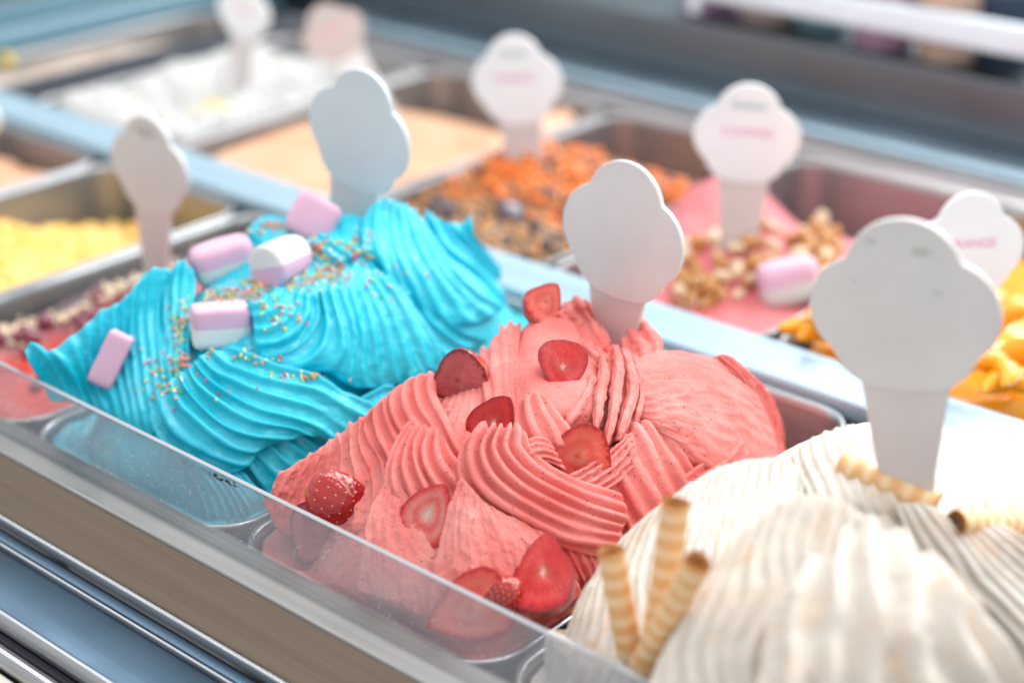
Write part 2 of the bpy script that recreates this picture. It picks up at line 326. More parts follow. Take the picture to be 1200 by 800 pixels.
# left end of the case
M['teal_rail'] = plain('end_rail_teal', (.09, .19, .24), .35, bs=.02); M['pale_wall'] = plain('end_wall_pale', (.34, .47, .52), .5, bs=.02)
box('end_partition', -.742, -.697, .350, .700, -.03, .003, M['liner'], case, .002)
box('end_rail', -.872, -.843, .352, .79, -.05, .012, M['teal_rail'], case, .003)
box('end_rail', -.905, -.876, .352, .79, -.05, .006, M['pale_wall'], case, .003)
box('end_rail', -.945, -.91, .352, .79, -.05, .02, M['teal_rail'], case, .003)
guard = empty('guard', (0, -.0095, .006), 'clear scratched acrylic guard standing along the front rail before the pans', 'guard')
g = box('acrylic_sheet', XL, XR, -.0108, -.0083, .0062, .0398, M['acrylic'], None, 0); keep(g, guard)
keep(box('top_edge', XL, XR, -.0109, -.0082, .0399, .0406, M['acrylic_edge'], None, .0004), guard)
def scratches():
    rs = np.random.RandomState(3); V = []; Fc = []; o = 0
    for cx, cz, n_ in ((-.135, .020, 14), (-.09, .012, 26), (-.065, .022, 34), (-.03, .016, 22), (-.015, .028, 12), (.02, .014, 10), (.07, .02, 8), (.12, .016, 8), (.17, .02, 6)):
        for _ in range(n_):
            x = cx + rs.normal() * .010; z = np.clip(cz + rs.normal() * .006, .008, .037); L_ = rs.uniform(.0006, .0032); a = rs.choice([.5, .62, -.9, 1.4]) + rs.normal() * .12; w = rs.uniform(.00004, .00011)
            dx, dz = math.cos(a) * L_, math.sin(a) * L_; nx, nz_ = -math.sin(a) * w, math.cos(a) * w
            V += [(x - dx, -.01083, z - dz), (x + nx, -.01085, z + nz_), (x + dx, -.01083, z + dz), (x - nx, -.01085, z - nz_)]; Fc.append((o, o + 1, o + 2, o + 3)); o += 4
    q = keep(mesh_np('scratches', V, Fc, plain('scratch_white', (.85, .85, .85), .6), smooth=False), guard); q['kind'] = 'stuff'
    V = []; Fc = []; o = 0
    for k in range(26):
        x = .010 + rs.normal() * .006; z = .0375 + rs.normal() * .0008; r_ = rs.uniform(.0002, .0007)
        for j in range(6): V.append((x + r_ * 1.8 * math.cos(j * 1.047), -.01083, min(z + r_ * math.sin(j * 1.047), .0396)))
        Fc.append(tuple(range(o, o + 6))); o += 6
    q = keep(mesh_np('dried_specks', V, Fc, plain('dried_brown', (.12, .05, .04), .6), smooth=False), guard); q['kind'] = 'stuff'
scratches()
# background room
tag(box('back_wall', -7, 4, 4.2, 4.25, -1.4, 1.6, plain('room_wall_teal', (.34, .55, .55), .7, bs=.02), None, 0), kind='structure')
tag(box('floor', -7, 4, -2.5, 4.19, -1.3, -1.25, plain('floor_grey', (.24, .24, .25), .5), None, 0), kind='structure')
# ------------------------------------------------------------------ mounds and swept folds
class Mound:
    def __init__(s, xc, hw, yc, lf, lb, zb, A, p=2.3, q=.62, bumps=()):
        s.a = (xc, hw, yc, lf, lb, zb, A, p, q); s.bumps = bumps
    def H(s, x, y):
        xc, hw, yc, lf, lb, zb, A, p, q = s.a
        x = np.asarray(x, float); y = np.asarray(y, float)
        u = np.abs((x - xc) / hw); v = np.where(y < yc, (yc - y) / lf, (y - yc) / lb)
        r = (u ** p + v ** p) ** (1 / p); h = zb + A * np.maximum(0, 1 - r ** 2) ** q - np.maximum(0, r - 1) * .35
        for bx, by, br, bh in s.bumps: h = h + bh * np.exp(-((x - bx) ** 2 + (y - by) ** 2) / br ** 2)
        return h
    def hit(s, px, py):
        d = ray(px, py); t = np.linspace(.40, 1.15, 500); P = CAM + d * t[:, None]
        gap = P[:, 2] - s.H(P[:, 0], P[:, 1])
        i = np.argmax(gap < 0) if (gap < 0).any() else int(np.argmin(gap))
        if gap[i] < 0 and i > 0:
            w = gap[i - 1] / (gap[i - 1] - gap[i]); return t[i - 1] + w * (t[i] - t[i - 1])
        return t[i]
def catmull(P, n):
    "P: K x D control points -> n samples, chord-length parameter"
    P = np.asarray(P, float); K = len(P)
    if K == 2: return P[0] + (P[1] - P[0]) * np.linspace(0, 1, n)[:, None]
    d = np.r_[0, np.cumsum(np.linalg.norm(np.diff(P[:, :2], axis=0), axis=1))]
    return cubic(P, d, np.linspace(0, d[-1], n))
def cubic(P, d, s):
    K = len(P); T = np.zeros_like(P)
    T[1:-1] = (P[2:] - P[:-2]) / (d[2:] - d[:-2])[:, None]
    T[0] = (P[1] - P[0]) / (d[1] - d[0]); T[-1] = (P[-1] - P[-2]) / (d[-1] - d[-2])
    i = np.clip(np.searchsorted(d, s, 'right') - 1, 0, K - 2); h = (d[i + 1] - d[i]); w = ((s - d[i]) / h)[:, None]; h = h[:, None]
    return (2 * w**3 - 3 * w**2 + 1) * P[i] + (w**3 - 2 * w**2 + w) * h * T[i] + (-2 * w**3 + 3 * w**2) * P[i + 1] + (w**3 - w**2) * h * T[i + 1]
def fold(md, rails, m=1, amp=.0014, pw=1.3, lift=.0, bulge=.004, nu=90, nvp=9, rough=.0003, rf=300, tip=0, ph=0., sq=0., am_=1., dz=0., seed=0, thick=.02, wav=.0, fade=.06, smoothd=3, cross=0, skew=.0):
    R = len(rails); K = 9
    G = np.array([catmull(r, K) for r in rails])                    # R x K x 2 pixels
    T = np.array([[md.hit(*p) for p in r] for r in G])
    for _ in range(smoothd + 4):
        Q = np.pad(T, 1, mode='edge'); T = .4 * T + .15 * (Q[:-2, 1:-1] + Q[2:, 1:-1] + Q[1:-1, :-2] + Q[1:-1, 2:])
    D = np.array([[ray(*p) for p in r] for r in G])
    vv = np.linspace(-1, 1, R)[:, None]; uu = np.linspace(-1, 1, K)[None]
    T = T - lift - bulge * np.sqrt(np.maximum(0, 1 - vv**2 * .96)) * np.sqrt(np.maximum(0, 1 - uu**2 * .8)) - dz * uu
    P = CAM + D * T[..., None]
    A = np.array([catmull3(r, nu) for r in P])                      # R x nu x 3
    nv = (R - 1) * m * nvp + 1
    Sx = cubic(A.reshape(R, -1), np.arange(R, dtype=float), np.linspace(0, R - 1, nv)).reshape(nv, nu, 3).transpose(1, 0, 2)
    du = np.gradient(Sx, axis=0); dv = np.gradient(Sx, axis=1); Nn = np.cross(du, dv)
    Nn /= np.linalg.norm(Nn, axis=2, keepdims=True) + 1e-12
    if (Nn * (CAM - Sx)).sum(2).mean() < 0: Nn = -Nn
    u = np.linspace(0, 1, nu)[:, None]; v = np.linspace(0, R - 1, nv)[None] * m
    vw = v + ph + (noise(Sx, 45, seed + 3) * wav if wav else 0)
    c = .5 + .5 * np.cos(2 * np.pi * vw + skew * np.sin(2 * np.pi * vw)); pr = c ** pw; q_ = np.clip((c - .12) / .62, 0, 1); pr = pr * (1 - sq) + sq * q_ * q_ * (3 - 2 * q_)
    fd = np.clip(u / fade, 0, 1) ** .5 * np.clip((1 - u) / fade, 0, 1) ** .5 * .8 + .2
    am = amp * am_ * (.88 + .40 * noise(Sx, 55, seed + 5) + .35 * noise(Sx, 22, seed + 15))
    disp = am * pr * fd + rough * noise(Sx, rf, seed, 3)
    if cross:
        U3 = np.stack([np.broadcast_to(u * 6, v.shape if False else Sx.shape[:2]), np.broadcast_to(v * 3.2, Sx.shape[:2]), np.zeros(Sx.shape[:2])], -1) + .5 * noise(Sx, 60, seed + 8)[..., None]
        disp = disp + cross * .8 * noise(U3, 1.6, seed + 9, 3) * (1 - pr * .5)
    tu = du / (np.linalg.norm(du, axis=2, keepdims=True) + 1e-12)
    Sx = Sx + Nn * disp[..., None] - tu * (tip * pr * np.clip(1 - u / .12, 0, 1) ** 1.5 * (1 + .5 * noise(Sx, 150, seed + 2)))[..., None]
    # rounded lip that turns back into the mound
    Vd = Sx - CAM; Vd /= np.linalg.norm(Vd, axis=2, keepdims=True); core = np.array([md.a[0], md.a[2], -.02]); Ic = core - Sx; Ic /= np.linalg.norm(Ic, axis=2, keepdims=True)
    Dp = Vd * .8 + Ic * .45; Dp /= np.linalg.norm(Dp, axis=2, keepdims=True)
    def pad(S_, ax):
        S_ = np.moveaxis(S_, ax, 0); Nm = np.moveaxis(NN[0], ax, 0) * .35 - np.moveaxis(DD[0], ax, 0) * .8
        o0 = S_[0] - S_[1]; o1 = S_[-1] - S_[-2]
        o0 /= np.linalg.norm(o0, axis=-1, keepdims=True) + 1e-12; o1 /= np.linalg.norm(o1, axis=-1, keepdims=True) + 1e-12
        f = [S_[0] + o0 * a - Nm[0] * b for a, b in ((-.002, thick), (.0006, .005), (.0009, .0014), (.0005, .0004))]
        e = [S_[-1] + o1 * a - Nm[-1] * b for a, b in ((.0005, .0004), (.0009, .0014), (.0006, .005), (-.002, thick))]
        S2 = np.concatenate([np.array(f), S_, np.array(e)]); Nn_ = np.moveaxis(NN[0], ax, 0); Dm = np.moveaxis(DD[0], ax, 0)
        NN[0] = np.moveaxis(np.concatenate([np.repeat(Nn_[:1], 4, 0), Nn_, np.repeat(Nn_[-1:], 4, 0)]), 0, ax); DD[0] = np.moveaxis(np.concatenate([np.repeat(Dm[:1], 4, 0), Dm, np.repeat(Dm[-1:], 4, 0)]), 0, ax); return np.moveaxis(S2, 0, ax)
    NN = [Nn]; DD = [Dp]; Sx = pad(Sx, 1); Sx = pad(Sx, 0)
    w = np.clip((.012 - Sx[..., 2]) / .010, 0, 1)             # below the rim the gelato stays inside its pan
    Sx[..., 1] = np.where(w > 0, np.maximum(Sx[..., 1], .0012 * w + Sx[..., 1] * (1 - w)), Sx[..., 1])
    cx_ = np.clip(Sx[..., 0], md.cl[0], md.cl[1]); Sx[..., 0] = Sx[..., 0] * (1 - w) + cx_ * w
    return Sx.reshape(-1, 3), grid_faces(Sx.shape[0], Sx.shape[1])
def catmull3(P, n):
    d = np.r_[0, np.cumsum(np.linalg.norm(np.diff(P, axis=0), axis=1) + 1e-9)]; return cubic(P, d, np.linspace(0, d[-1], n))
def mound_mesh(md, x0, x1, y0, y1, zmin, seed, ridge=.0012, n=170, back=.0):
    X, Y = np.meshgrid(np.linspace(x0, x1, n), np.linspace(y0, y1, int(n * 1.7)), indexing='ij')
    Z = md.H(X, Y); P = np.stack([X, Y, Z], -1)
    w = noise(P, 22, seed, 2); Z = Z + ridge * .7 * np.cos((X * .6 + Y * .8 + w * .035) * 2 * np.pi / .0065) * .6 + .0025 * w + .0005 * noise(P, 300, seed + 1, 2) - .004
    rr = .021; qx = np.clip(X, x0 + rr, x1 - rr); qy = np.clip(Y, y0 + rr, y1 - rr); ll = np.hypot(X - qx, Y - qy) + 1e-9; kk = np.minimum(1, rr / ll)
    dd = np.minimum(np.minimum(X - x0, x1 - X), np.minimum(Y - y0, y1 - Y))
    Z = np.minimum(Z, -.007 + .045 * np.sqrt(dd / .014) + .02 * np.clip(dd / .02 - 1, 0, 9))
    Z = np.maximum(Z, -.0045 - back * np.clip((Y - .17) / .05, 0, 1) + .004 * noise(P, 50, seed + 4, 2)); V = np.stack([qx + (X - qx) * kk, qy + (Y - qy) * kk, Z], -1)
    return V.reshape(-1, 3), grid_faces(*X.shape)
def gelato(name, parts, mat, label, cat='gelato'):
    V = []; Fc = []; o = 0
    for v, f in parts: V.append(v); Fc.append(f + o); o += len(v)
    return tag(mesh_np(name, np.concatenate(V), np.concatenate(Fc), mat), label, cat)
# ------------------------------------------------------------------ pans
def pans():
    fr_ = [(-.68, -.51, 'steel pan at the far left of the front row, mostly out of frame'), (-.51, -.34, 'steel pan of the front row holding the yellow gelato'),
           (-.34, -.17, 'steel pan of the front row under the red fruit gelato with nut crumble'), (-.17, 0, 'steel pan of the front row under the blue gelato mound'),
           (0, .17, 'steel pan of the front row under the strawberry gelato mound'), (.17, .34, 'steel pan of the front row under the cream gelato with rolled wafers')]
    for a, b, l in fr_: make_pan(a, b, -.0088, .3065, 0, l, 'steel pans in the front row')
    bk = [(-.840, -.744, 'narrow steel pan of the back row holding beige gelato at the top left'), (-.695, -.505, 'steel pan of the back row holding the white gelato'),
          (-.503, -.292, 'steel pan of the back row holding the smooth peach gelato'), (-.29, -.108, 'steel pan of the back row holding the orange and crumb gelato'),
          (-.106, .068, 'steel pan of the back row holding the rose gelato topped with nuts'), (.07, .245, 'steel pan of the back row holding the mandarin segments')]
    for a, b, l in bk: make_pan(a, b, .350, .677, -.001, l, 'steel pans in the back row', rimmat='basin')
pans()
# ------------------------------------------------------------------ strawberry gelato
MP = Mound(.083, .092, .125, .140, .165, -.022, .094, 2.3, .80, bumps=((.145, .205, .035, .028),)); MP.cl = (.011, .159)
def pink():
    f = lambda *a, **k: fold(MP, *a, **{**dict(sq=.75), **k})
    p = [mound_mesh(MP, .0078, .1622, -.0012, .296, -.045, 3, back=.055)]
    # left back fold, clean ridges then rough ones on the flank
    p.append(f([[(498,450),(508,478),(528,512),(550,550)], [(503,438),(504,462),(518,490),(542,540)], [(494,441),(489,460),(497,486),(512,506),(540,552)], [(484,446),(475,464),(481,488),(494,508),(520,560)], [(470,454),(462,472),(468,496),(480,518),(505,575)],
                [(458,462),(455,478),(461,502),(472,526),(490,580)], [(446,472),(442,488),(448,516),(460,540),(475,590)]][::-1], amp=.0032, pw=1.1, bulge=.006, lift=.001, tip=.001, seed=11, nu=110))
    p.append(f([[(446,471),(441,488),(447,514),(458,540),(468,600)], [(434,482),(429,500),(437,522),(450,550),(455,610)], [(422,492),(423,514),(430,542),(438,566),(440,620)], [(410,500),(412,520),(416,545),(417,575),(418,630)],
                [(396,512),(401,532),(400,556),(395,590),(395,640)], [(386,518),(384,542),(378,566),(370,600),(370,640)], [(374,528),(366,548),(357,572),(348,600),(345,630)], [(360,536),(351,556),(342,576),(332,600),(325,620)],
                [(346,544),(338,557),(331,570),(322,585),(315,600)], [(326,556),(322,564),(319,572),(314,580),(308,588)]], amp=.0026, pw=2.6, sq=0, bulge=.004, rough=.0010, rf=260, wav=.22, seed=12, cross=.0014, tip=.002, nu=120))
    # middle fold
    p.append(f([[(478,500),(468,520),(459,544),(457,566),(462,590)], [(484,503),(475,520),(466,540),(464,560),(472,590)], [(490,501),(481,522),(475,546),(484,574),(492,592)], [(497,502),(488,524),(490,548),(502,574),(512,592)],
                [(505,505),(497,528),(502,552),(518,576),(530,590)], [(511,508),(511,532),(522,554),(536,568),(548,580)], [(516,516),(526,536),(540,548),(555,560)]], amp=.0032, pw=1.1, bulge=.007, lift=.006, tip=.0025, seed=13, nu=100))
    p.append(f([[(466,545),(446,575),(431,610),(424,650),(418,720)], [(470,565),(458,595),(452,630),(452,670),(455,730)], [(474,578),(476,605),(482,635),(490,670),(500,740)], [(485,585),(500,612),(512,640),(525,680),(540,750)],
                [(505,580),(522,610),(535,640),(548,690),(560,760)]], amp=.0004, pw=1, m=2, bulge=.007, lift=.008, rough=.0006, wav=.5, seed=14, cross=.0013))
    # the big front fold
    big = [[(552,520),(543,545),(546,571),(564,588),(590,603),(620,623),(655,634),(680,643),(707,648)],
           [(564,505),(555,528),(557,554),(572,575),(598,595),(629,611),(650,624),(676,633),(707,636),(726,640)],
           [(577,502),(566,523),(568,545),(583,567),(611,586),(642,604),(674,617),(707,625),(728,630)],
           [(585,502),(577,523),(583,543),(603,565),(631,582),(663,597),(696,609),(729,619)],
           [(596,503),(590,521),(596,539),(616,558),(642,573),(674,588),(707,600),(734,609)],
           [(603,505),(603,526),(616,543),(637,558),(663,571),(696,584),(733,598)],
           [(607,513),(616,534),(637,550),(663,561),(694,572),(728,588)]]
    p.append(f(big, amp=.0044, pw=.9, bulge=.008, lift=.012, tip=.004, seed=15, nu=170, fade=.04, rough=.00025))
    p.append(f([[(540,560),(526,595),(515,640),(506,690),(505,760)], [(551,572),(545,610),(545,650),(548,690),(555,770)], [(568,588),(578,620),(588,655),(598,700),(610,780)], [(593,602),(615,630),(640,665),(655,710),(665,790)],
                [(640,626),(660,655),(685,700),(705,790)]], amp=.0003, bulge=.008, lift=.015, rough=.0008, rf=240, wav=.6, seed=16, cross=.0022, m=2, nu=130))
    # right foot of the mound beside the cream
    p.append(f([[(655,640),(670,665),(690,700),(700,760)], [(680,642),(690,670),(705,700),(715,760)], [(700,645),(708,668),(720,690),(730,740)]], amp=.002, m=2, pw=1.4, bulge=.002, lift=.010, rough=.0009, seed=17, cross=.0025, wav=.6))
    # small fold above the big one
    p.append(f([[(612,474),(607,495),(609,515),(616,535)], [(619,468),(620,486),(626,505),(636,525)], [(627,465),(636,486),(647,506),(656,524)], [(636,468),(650,486),(663,502),(678,520)]], amp=.0032, pw=1.1, bulge=.004, lift=.008, tip=.002, seed=18))
    # back left slab with two tips
    p.append(f([[(564,414),(566,440),(570,470),(578,500)], [(578,400),(578,430),(582,465),(588,500)], [(588,388),(592,420),(594,460),(599,500)], [(598,381),(600,415),(600,450),(605,500)], [(609,384),(606,415),(606,450),(610,495)]], amp=.0010, pw=1, bulge=.003, lift=.002, rough=.0006, tip=.004, seed=19))
    # central smooth dome
    p.append(f([[(607,392),(604,418),(604,445),(607,480)], [(622,377),(621,410),(624,445),(634,490)], [(645,372),(650,405),(655,445),(660,500)], [(668,376),(680,405),(688,440),(690,500)], [(688,398),(702,425),(708,450),(706,500)]], amp=0, bulge=.012, lift=.002, rough=.0006, rf=200, seed=20, cross=.0005))
    p.append(f([[(648,371),(662,388),(676,408),(692,424),(702,432)], [(654,366),(670,384),(684,402),(702,424)], [(662,362),(678,382),(694,404),(712,420)]], amp=.002, m=1, pw=1.2, bulge=.003, lift=.012, rough=.0016, seed=21, wav=.3))
    # fingers under the sign
    p.append(f([[(686,430),(678,460),(664,484),(658,504)], [(700,420),(696,456),(690,490),(686,512)], [(724,410),(724,456),(716,490),(708,520)], [(744,420),(750,460),(744,490),(736,515)]], amp=.0015, m=2, bulge=.003, lift=.000, rough=.0010, seed=22, wav=.3))
    for q, (c_, w_, l_) in enumerate((([(695,440),(686,464),(673,484),(664,500)], 6, .010), ([(706,415),(708,436),(703,462),(700,488),(697,512)], 6, .013), ([(721,404),(725,428),(722,456),(720,478),(711,518)], 6, .014), ([(731,408),(740,434),(741,462),(733,488),(724,514)], 6.5, .011), ([(744,418),(752,442),(752,470),(745,494)], 6, .008))):
        wd = [w_ * (.35 + .65 * math.sin(math.pi * (.12 + .8 * t / (len(c_) - 1)))) for t in range(len(c_))]
        p.append(f([[(x + sgn * b, y + sgn * b * .15) for (x, y), b in zip(c_, wd)] for sgn in (-1, -.4, .4, 1)], amp=.0004, m=1, sq=0, bulge=.005, lift=l_, rough=.0011, rf=230, seed=70 + q, nu=60, thick=.014, cross=.0008, fade=.2))
    # right lobe, smeared smooth, with a ribbed flank
    p.append(f([[(738,425),(770,412),(810,413),(845,422),(866,436)], [(736,446),(775,440),(820,440),(860,448),(888,462)], [(738,468),(778,468),(825,470),(870,478),(903,498)], [(748,486),(788,495),(830,502),(875,515),(912,535)],
                [(762,500),(798,525),(835,545),(870,562),(905,580)], [(780,528),(808,556),(840,580),(870,600)]], amp=.0005, pw=1, m=2, bulge=.018, lift=.004, rough=.0010, rf=130, wav=1.2, seed=23, cross=.0010, nu=130, skew=.5))
    p.append(f([[(838,424),(862,450),(878,490),(880,540),(872,580)], [(846,419),(872,446),(888,490),(890,540),(884,580)], [(853,418),(882,446),(898,490),(902,540),(897,585)], [(862,424),(891,452),(907,492),(910,540),(907,590)], [(870,434),(898,462),(914,498),(917,540),(915,590)]],
               amp=.0016, pw=1.4, sq=0, m=2, bulge=.010, lift=.006, rough=.0012, wav=.45, seed=24, tip=.002, cross=.0014))
    p.append(f([[(792,566),(812,552),(832,536),(850,518),(862,508)], [(800,578),(822,562),(842,545),(858,530),(868,516)], [(812,590),(835,572),(855,556),(868,540),(876,528)]], amp=.003, pw=1, bulge=.002, lift=.014, rough=.0006, seed=25))
    # folds lower right
    p.append(f([[(708,540),(712,565),(728,598),(740,625)], [(718,530),(728,558),(744,590),(756,610)], [(732,516),(744,546),(760,572),(776,600)], [(746,502),(760,526),(770,552),(786,585)], [(757,498),(773,522),(789,546),(806,575)], [(768,498),(786,520),(800,540),(820,566)], [(780,506),(796,526),(812,546),(830,564)]],
               amp=.0034, pw=1.0, bulge=.005, lift=.006, tip=.003, rough=.0005, seed=26, nu=100))
    p.append(f([[(664,560),(685,550),(712,532),(740,508)], [(672,572),(694,562),(718,545),(744,520)], [(690,582),(706,574),(724,560),(745,540)]], amp=.0022, pw=1.2, m=2, bulge=.003, lift=.008, rough=.0012, wav=.4, seed=27, cross=.0015))
    p.append(f([[(612,525),(622,516),(634,514),(646,520)], [(618,535),(628,528),(640,528),(652,534)], [(630,545),(640,540),(650,542),(662,548)]], amp=.0018, m=2, bulge=.004, lift=.013, rough=.0006, seed=28, nu=50))
    # scraps at the top behind the berry and right of the sign
    p.append(f([[(652,372),(664,384),(680,402),(690,420)], [(664,356),(674,370),(688,392),(700,415)], [(678,350),(686,366),(697,388),(706,410)], [(690,356),(696,372),(706,392),(714,412)]], amp=.0024, pw=1.2, bulge=.003, lift=-.006, rough=.0018, rf=220, wav=.4, seed=29, tip=.002))
    p.append(f([[(730,388),(732,405),(738,425),(744,445)], [(742,378),(748,395),(752,415),(758,440)], [(751,374),(761,392),(768,410),(772,432)], [(757,384),(768,398),(776,414),(782,430)]], amp=.0026, pw=1.2, bulge=.003, lift=-.002, rough=.0020, rf=220, wav=.5, seed=30, tip=.003, cross=.002))
    p.append(f([[(508,486),(525,480),(545,482),(562,486)], [(510,500),(528,494),(546,496),(564,500)], [(520,516),(536,510),(552,510),(568,514)]], amp=.001, bulge=.002, lift=-.012, rough=.0006, seed=31))
    return gelato('strawberry_gelato', p, M['pink'], 'pink strawberry gelato piled in ridged folds with fresh strawberry slices on it')
pink()
# ------------------------------------------------------------------ blue gelato
MB = Mound(-.086, .096, .150, .160, .135, -.022, .112, 2.5, .70, bumps=((-.10, .165, .03, .010),)); MB.cl = (-.159, -.011)
def blue():
    f = lambda *a, **k: fold(MB, *a, **{**dict(rough=.0007, rf=200, am_=1.35, cross=.0009), **k})
    p = [mound_mesh(MB, -.1622, -.0078, -.0012, .298, -.045, 5)]
    p.append(f([[(265,409),(300,422),(335,435),(368,443),(400,460),(440,478)], [(248,411),(265,428),(300,442),(340,452),(378,461),(402,475),(438,494)], [(235,419),(255,438),(285,452),(320,465),(360,475),(385,488),(412,508)],
                [(229,425),(248,448),(272,465),(310,482),(345,490),(372,500),(396,518)], [(222,430),(231,448),(255,470),(285,488),(310,496),(345,501),(366,510)], [(212,438),(222,458),(242,482),(265,500),(295,510),(325,512),(345,512)],
                [(202,446),(212,472),(235,495),(252,510),(276,524),(304,528)], [(190,462),(198,488),(215,512),(242,528),(268,538),(292,545)], [(178,486),(190,506),(212,528),(240,545),(262,558)]], amp=.0024, pw=2.0, bulge=.010, lift=.010, seed=41, nu=150, tip=.001))
    p.append(f([[(283,535),(300,555),(315,578),(322,605)], [(299,528),(315,545),(332,564),(345,588)], [(314,520),(332,538),(350,554),(362,574)], [(330,512),(350,528),(368,543),(378,556)], [(346,505),(364,520),(382,532),(394,542)], [(364,498),(380,508),(394,518),(408,526)]], amp=.0013, pw=1.6, bulge=.004, lift=.004, seed=42))
    p.append(f([[(180,492),(206,522),(232,562),(246,600),(250,640)], [(192,500),(222,530),(252,570),(268,605),(275,640)], [(212,515),(245,545),(275,580),(290,612),(297,640)], [(240,530),(270,558),(296,590),(308,615),(312,640)], [(265,540),(290,565),(310,592),(320,615)]], amp=.0016, pw=1.4, m=2, bulge=.008, lift=.006, seed=43))
    # left wing
    p.append(f([[(30,412),(35,425),(48,445),(60,470)], [(38,402),(52,414),(68,436),(82,470)], [(58,412),(72,422),(90,445),(104,480)], [(80,399),(88,412),(100,442),(118,485)], [(100,383),(102,405),(112,442),(130,492)], [(118,366),(116,390),(124,432),(142,498)],
                [(134,359),(132,385),(138,432),(154,505)], [(147,349),(144,375),(149,430),(164,510)], [(158,336),(154,370),(158,430),(174,510)], [(168,324),(164,360),(168,420),(182,505)], [(180,316),(175,350),(178,410),(190,495)],
                [(194,317),(186,350),(188,410),(198,480)], [(203,324),(197,350),(198,400),(206,460)]], amp=.0019, pw=1.5, bulge=.007, lift=.002, seed=44, nu=120, wav=.12, tip=.001))
    p.append(f([[(198,322),(195,350),(200,400),(202,455)], [(208,309),(206,345),(208,395),(208,445)], [(216,308),(214,345),(214,392),(214,435)], [(224,318),(222,345),(221,390),(220,425)]], amp=.0022, pw=1.4, bulge=.003, lift=.004, seed=45, tip=.002))
    # middle fold between the marshmallows and the pink pan
    p.append(f([[(366,344),(366,370),(358,396),(334,412),(304,420)], [(378,340),(384,372),(382,398),(366,420),(338,432)], [(386,338),(394,366),(400,392),(400,412),(384,436)], [(398,337),(408,368),(414,400),(411,424),(408,450)], [(410,336),(418,370),(424,404),(424,432),(430,454)],
                [(420,334),(432,368),(438,402),(441,428),(448,452)], [(428,330),(444,364),(454,398),(460,426),(466,450)], [(436,326),(456,358),(468,394),(476,420),(484,444)], [(443,325),(468,352),(484,382),(495,410),(502,434)], [(450,327),(480,358),(502,388),(514,414),(520,436)]],
               amp=.0021, pw=1.5, bulge=.010, lift=.002, seed=46, nu=120, wav=.1))
    p.append(f([[(328,338),(316,352),(302,358),(290,358)], [(340,340),(330,356),(314,368),(296,372)], [(350,342),(346,362),(326,382),(298,388)], [(360,343),(358,370),(336,396),(300,404)], [(370,345),(370,376),(346,408),(306,418)]], amp=.0017, pw=1.3, m=1, bulge=.004, lift=.004, seed=47))
    # upper right fold
    p.append(f([[(441,240),(431,258),(427,280),(428,300)], [(447,234),(439,256),(440,280),(446,310)], [(453,234),(448,256),(452,282),(462,322),(476,352)], [(460,236),(458,258),(462,286),(476,322),(494,362)], [(468,239),(470,262),(474,288),(488,318),(518,376)],
                [(476,242),(482,266),(492,294),(510,324),(548,378)], [(486,248),(493,273),(508,302),(526,330),(572,372)], [(494,260),(504,282),(522,308),(544,334),(588,362)]], amp=.0026, pw=1.7, bulge=.006, lift=-.004, seed=48, nu=130, tip=.002))
    p.append(f([[(494,266),(506,288),(528,314),(560,346),(588,368)], [(506,254),(522,280),(544,306),(574,338),(592,352)], [(518,262),(536,285),(556,308),(580,330)], [(530,264),(545,280),(564,302),(586,326)], [(552,262),(554,278),(568,298),(586,318)]], amp=.0025, pw=1.2, bulge=.004, lift=-.012, rough=.0014, rf=90, seed=49, wav=.35, tip=.004))
    p.append(f([[(430,300),(436,330),(460,372),(500,420)], [(446,308),(460,340),(486,378),(524,420)], [(465,320),(486,352),(512,384),(548,410)], [(486,340),(512,365),(540,388),(570,400)]], amp=.0024, pw=1.4, bulge=.002, lift=-.010, seed=50))
    # scrap top left behind the marshmallow, and small twirls at the pink edge
    p.append(f([[(286,290),(302,302),(318,315)], [(290,270),(306,282),(324,296)], [(302,258),(318,268),(336,282)], [(318,252),(332,260),(350,274)], [(338,254),(348,262),(362,272)]], amp=.0004, m=2, bulge=.006, lift=-.010, seed=51))
    p.append(f([[(362,292),(375,305),(392,318)], [(366,282),(382,294),(402,308)], [(374,276),(392,288),(412,302)], [(384,276),(402,286),(422,296)]], amp=.002, m=1, bulge=.005, lift=-.004, seed=52))
    p.append(f([[(420,470),(436,462),(450,455),(462,456)], [(424,486),(440,476),(452,468),(466,468)], [(432,500),(446,490),(458,480),(470,480)]], amp=.0022, m=1, bulge=.004, lift=.004, seed=53, nu=50))
    p.append(f([[(464,428),(466,445),(472,465)], [(474,420),(480,440),(488,460)], [(484,418),(494,436),(506,455)]], amp=.002, m=1, bulge=.004, lift=.004, seed=54, nu=50, tip=.002))
    return gelato('blue_gelato', p, M['blue'], 'bright turquoise gelato in swirled folds with marshmallows and sprinkles on top')
blue()
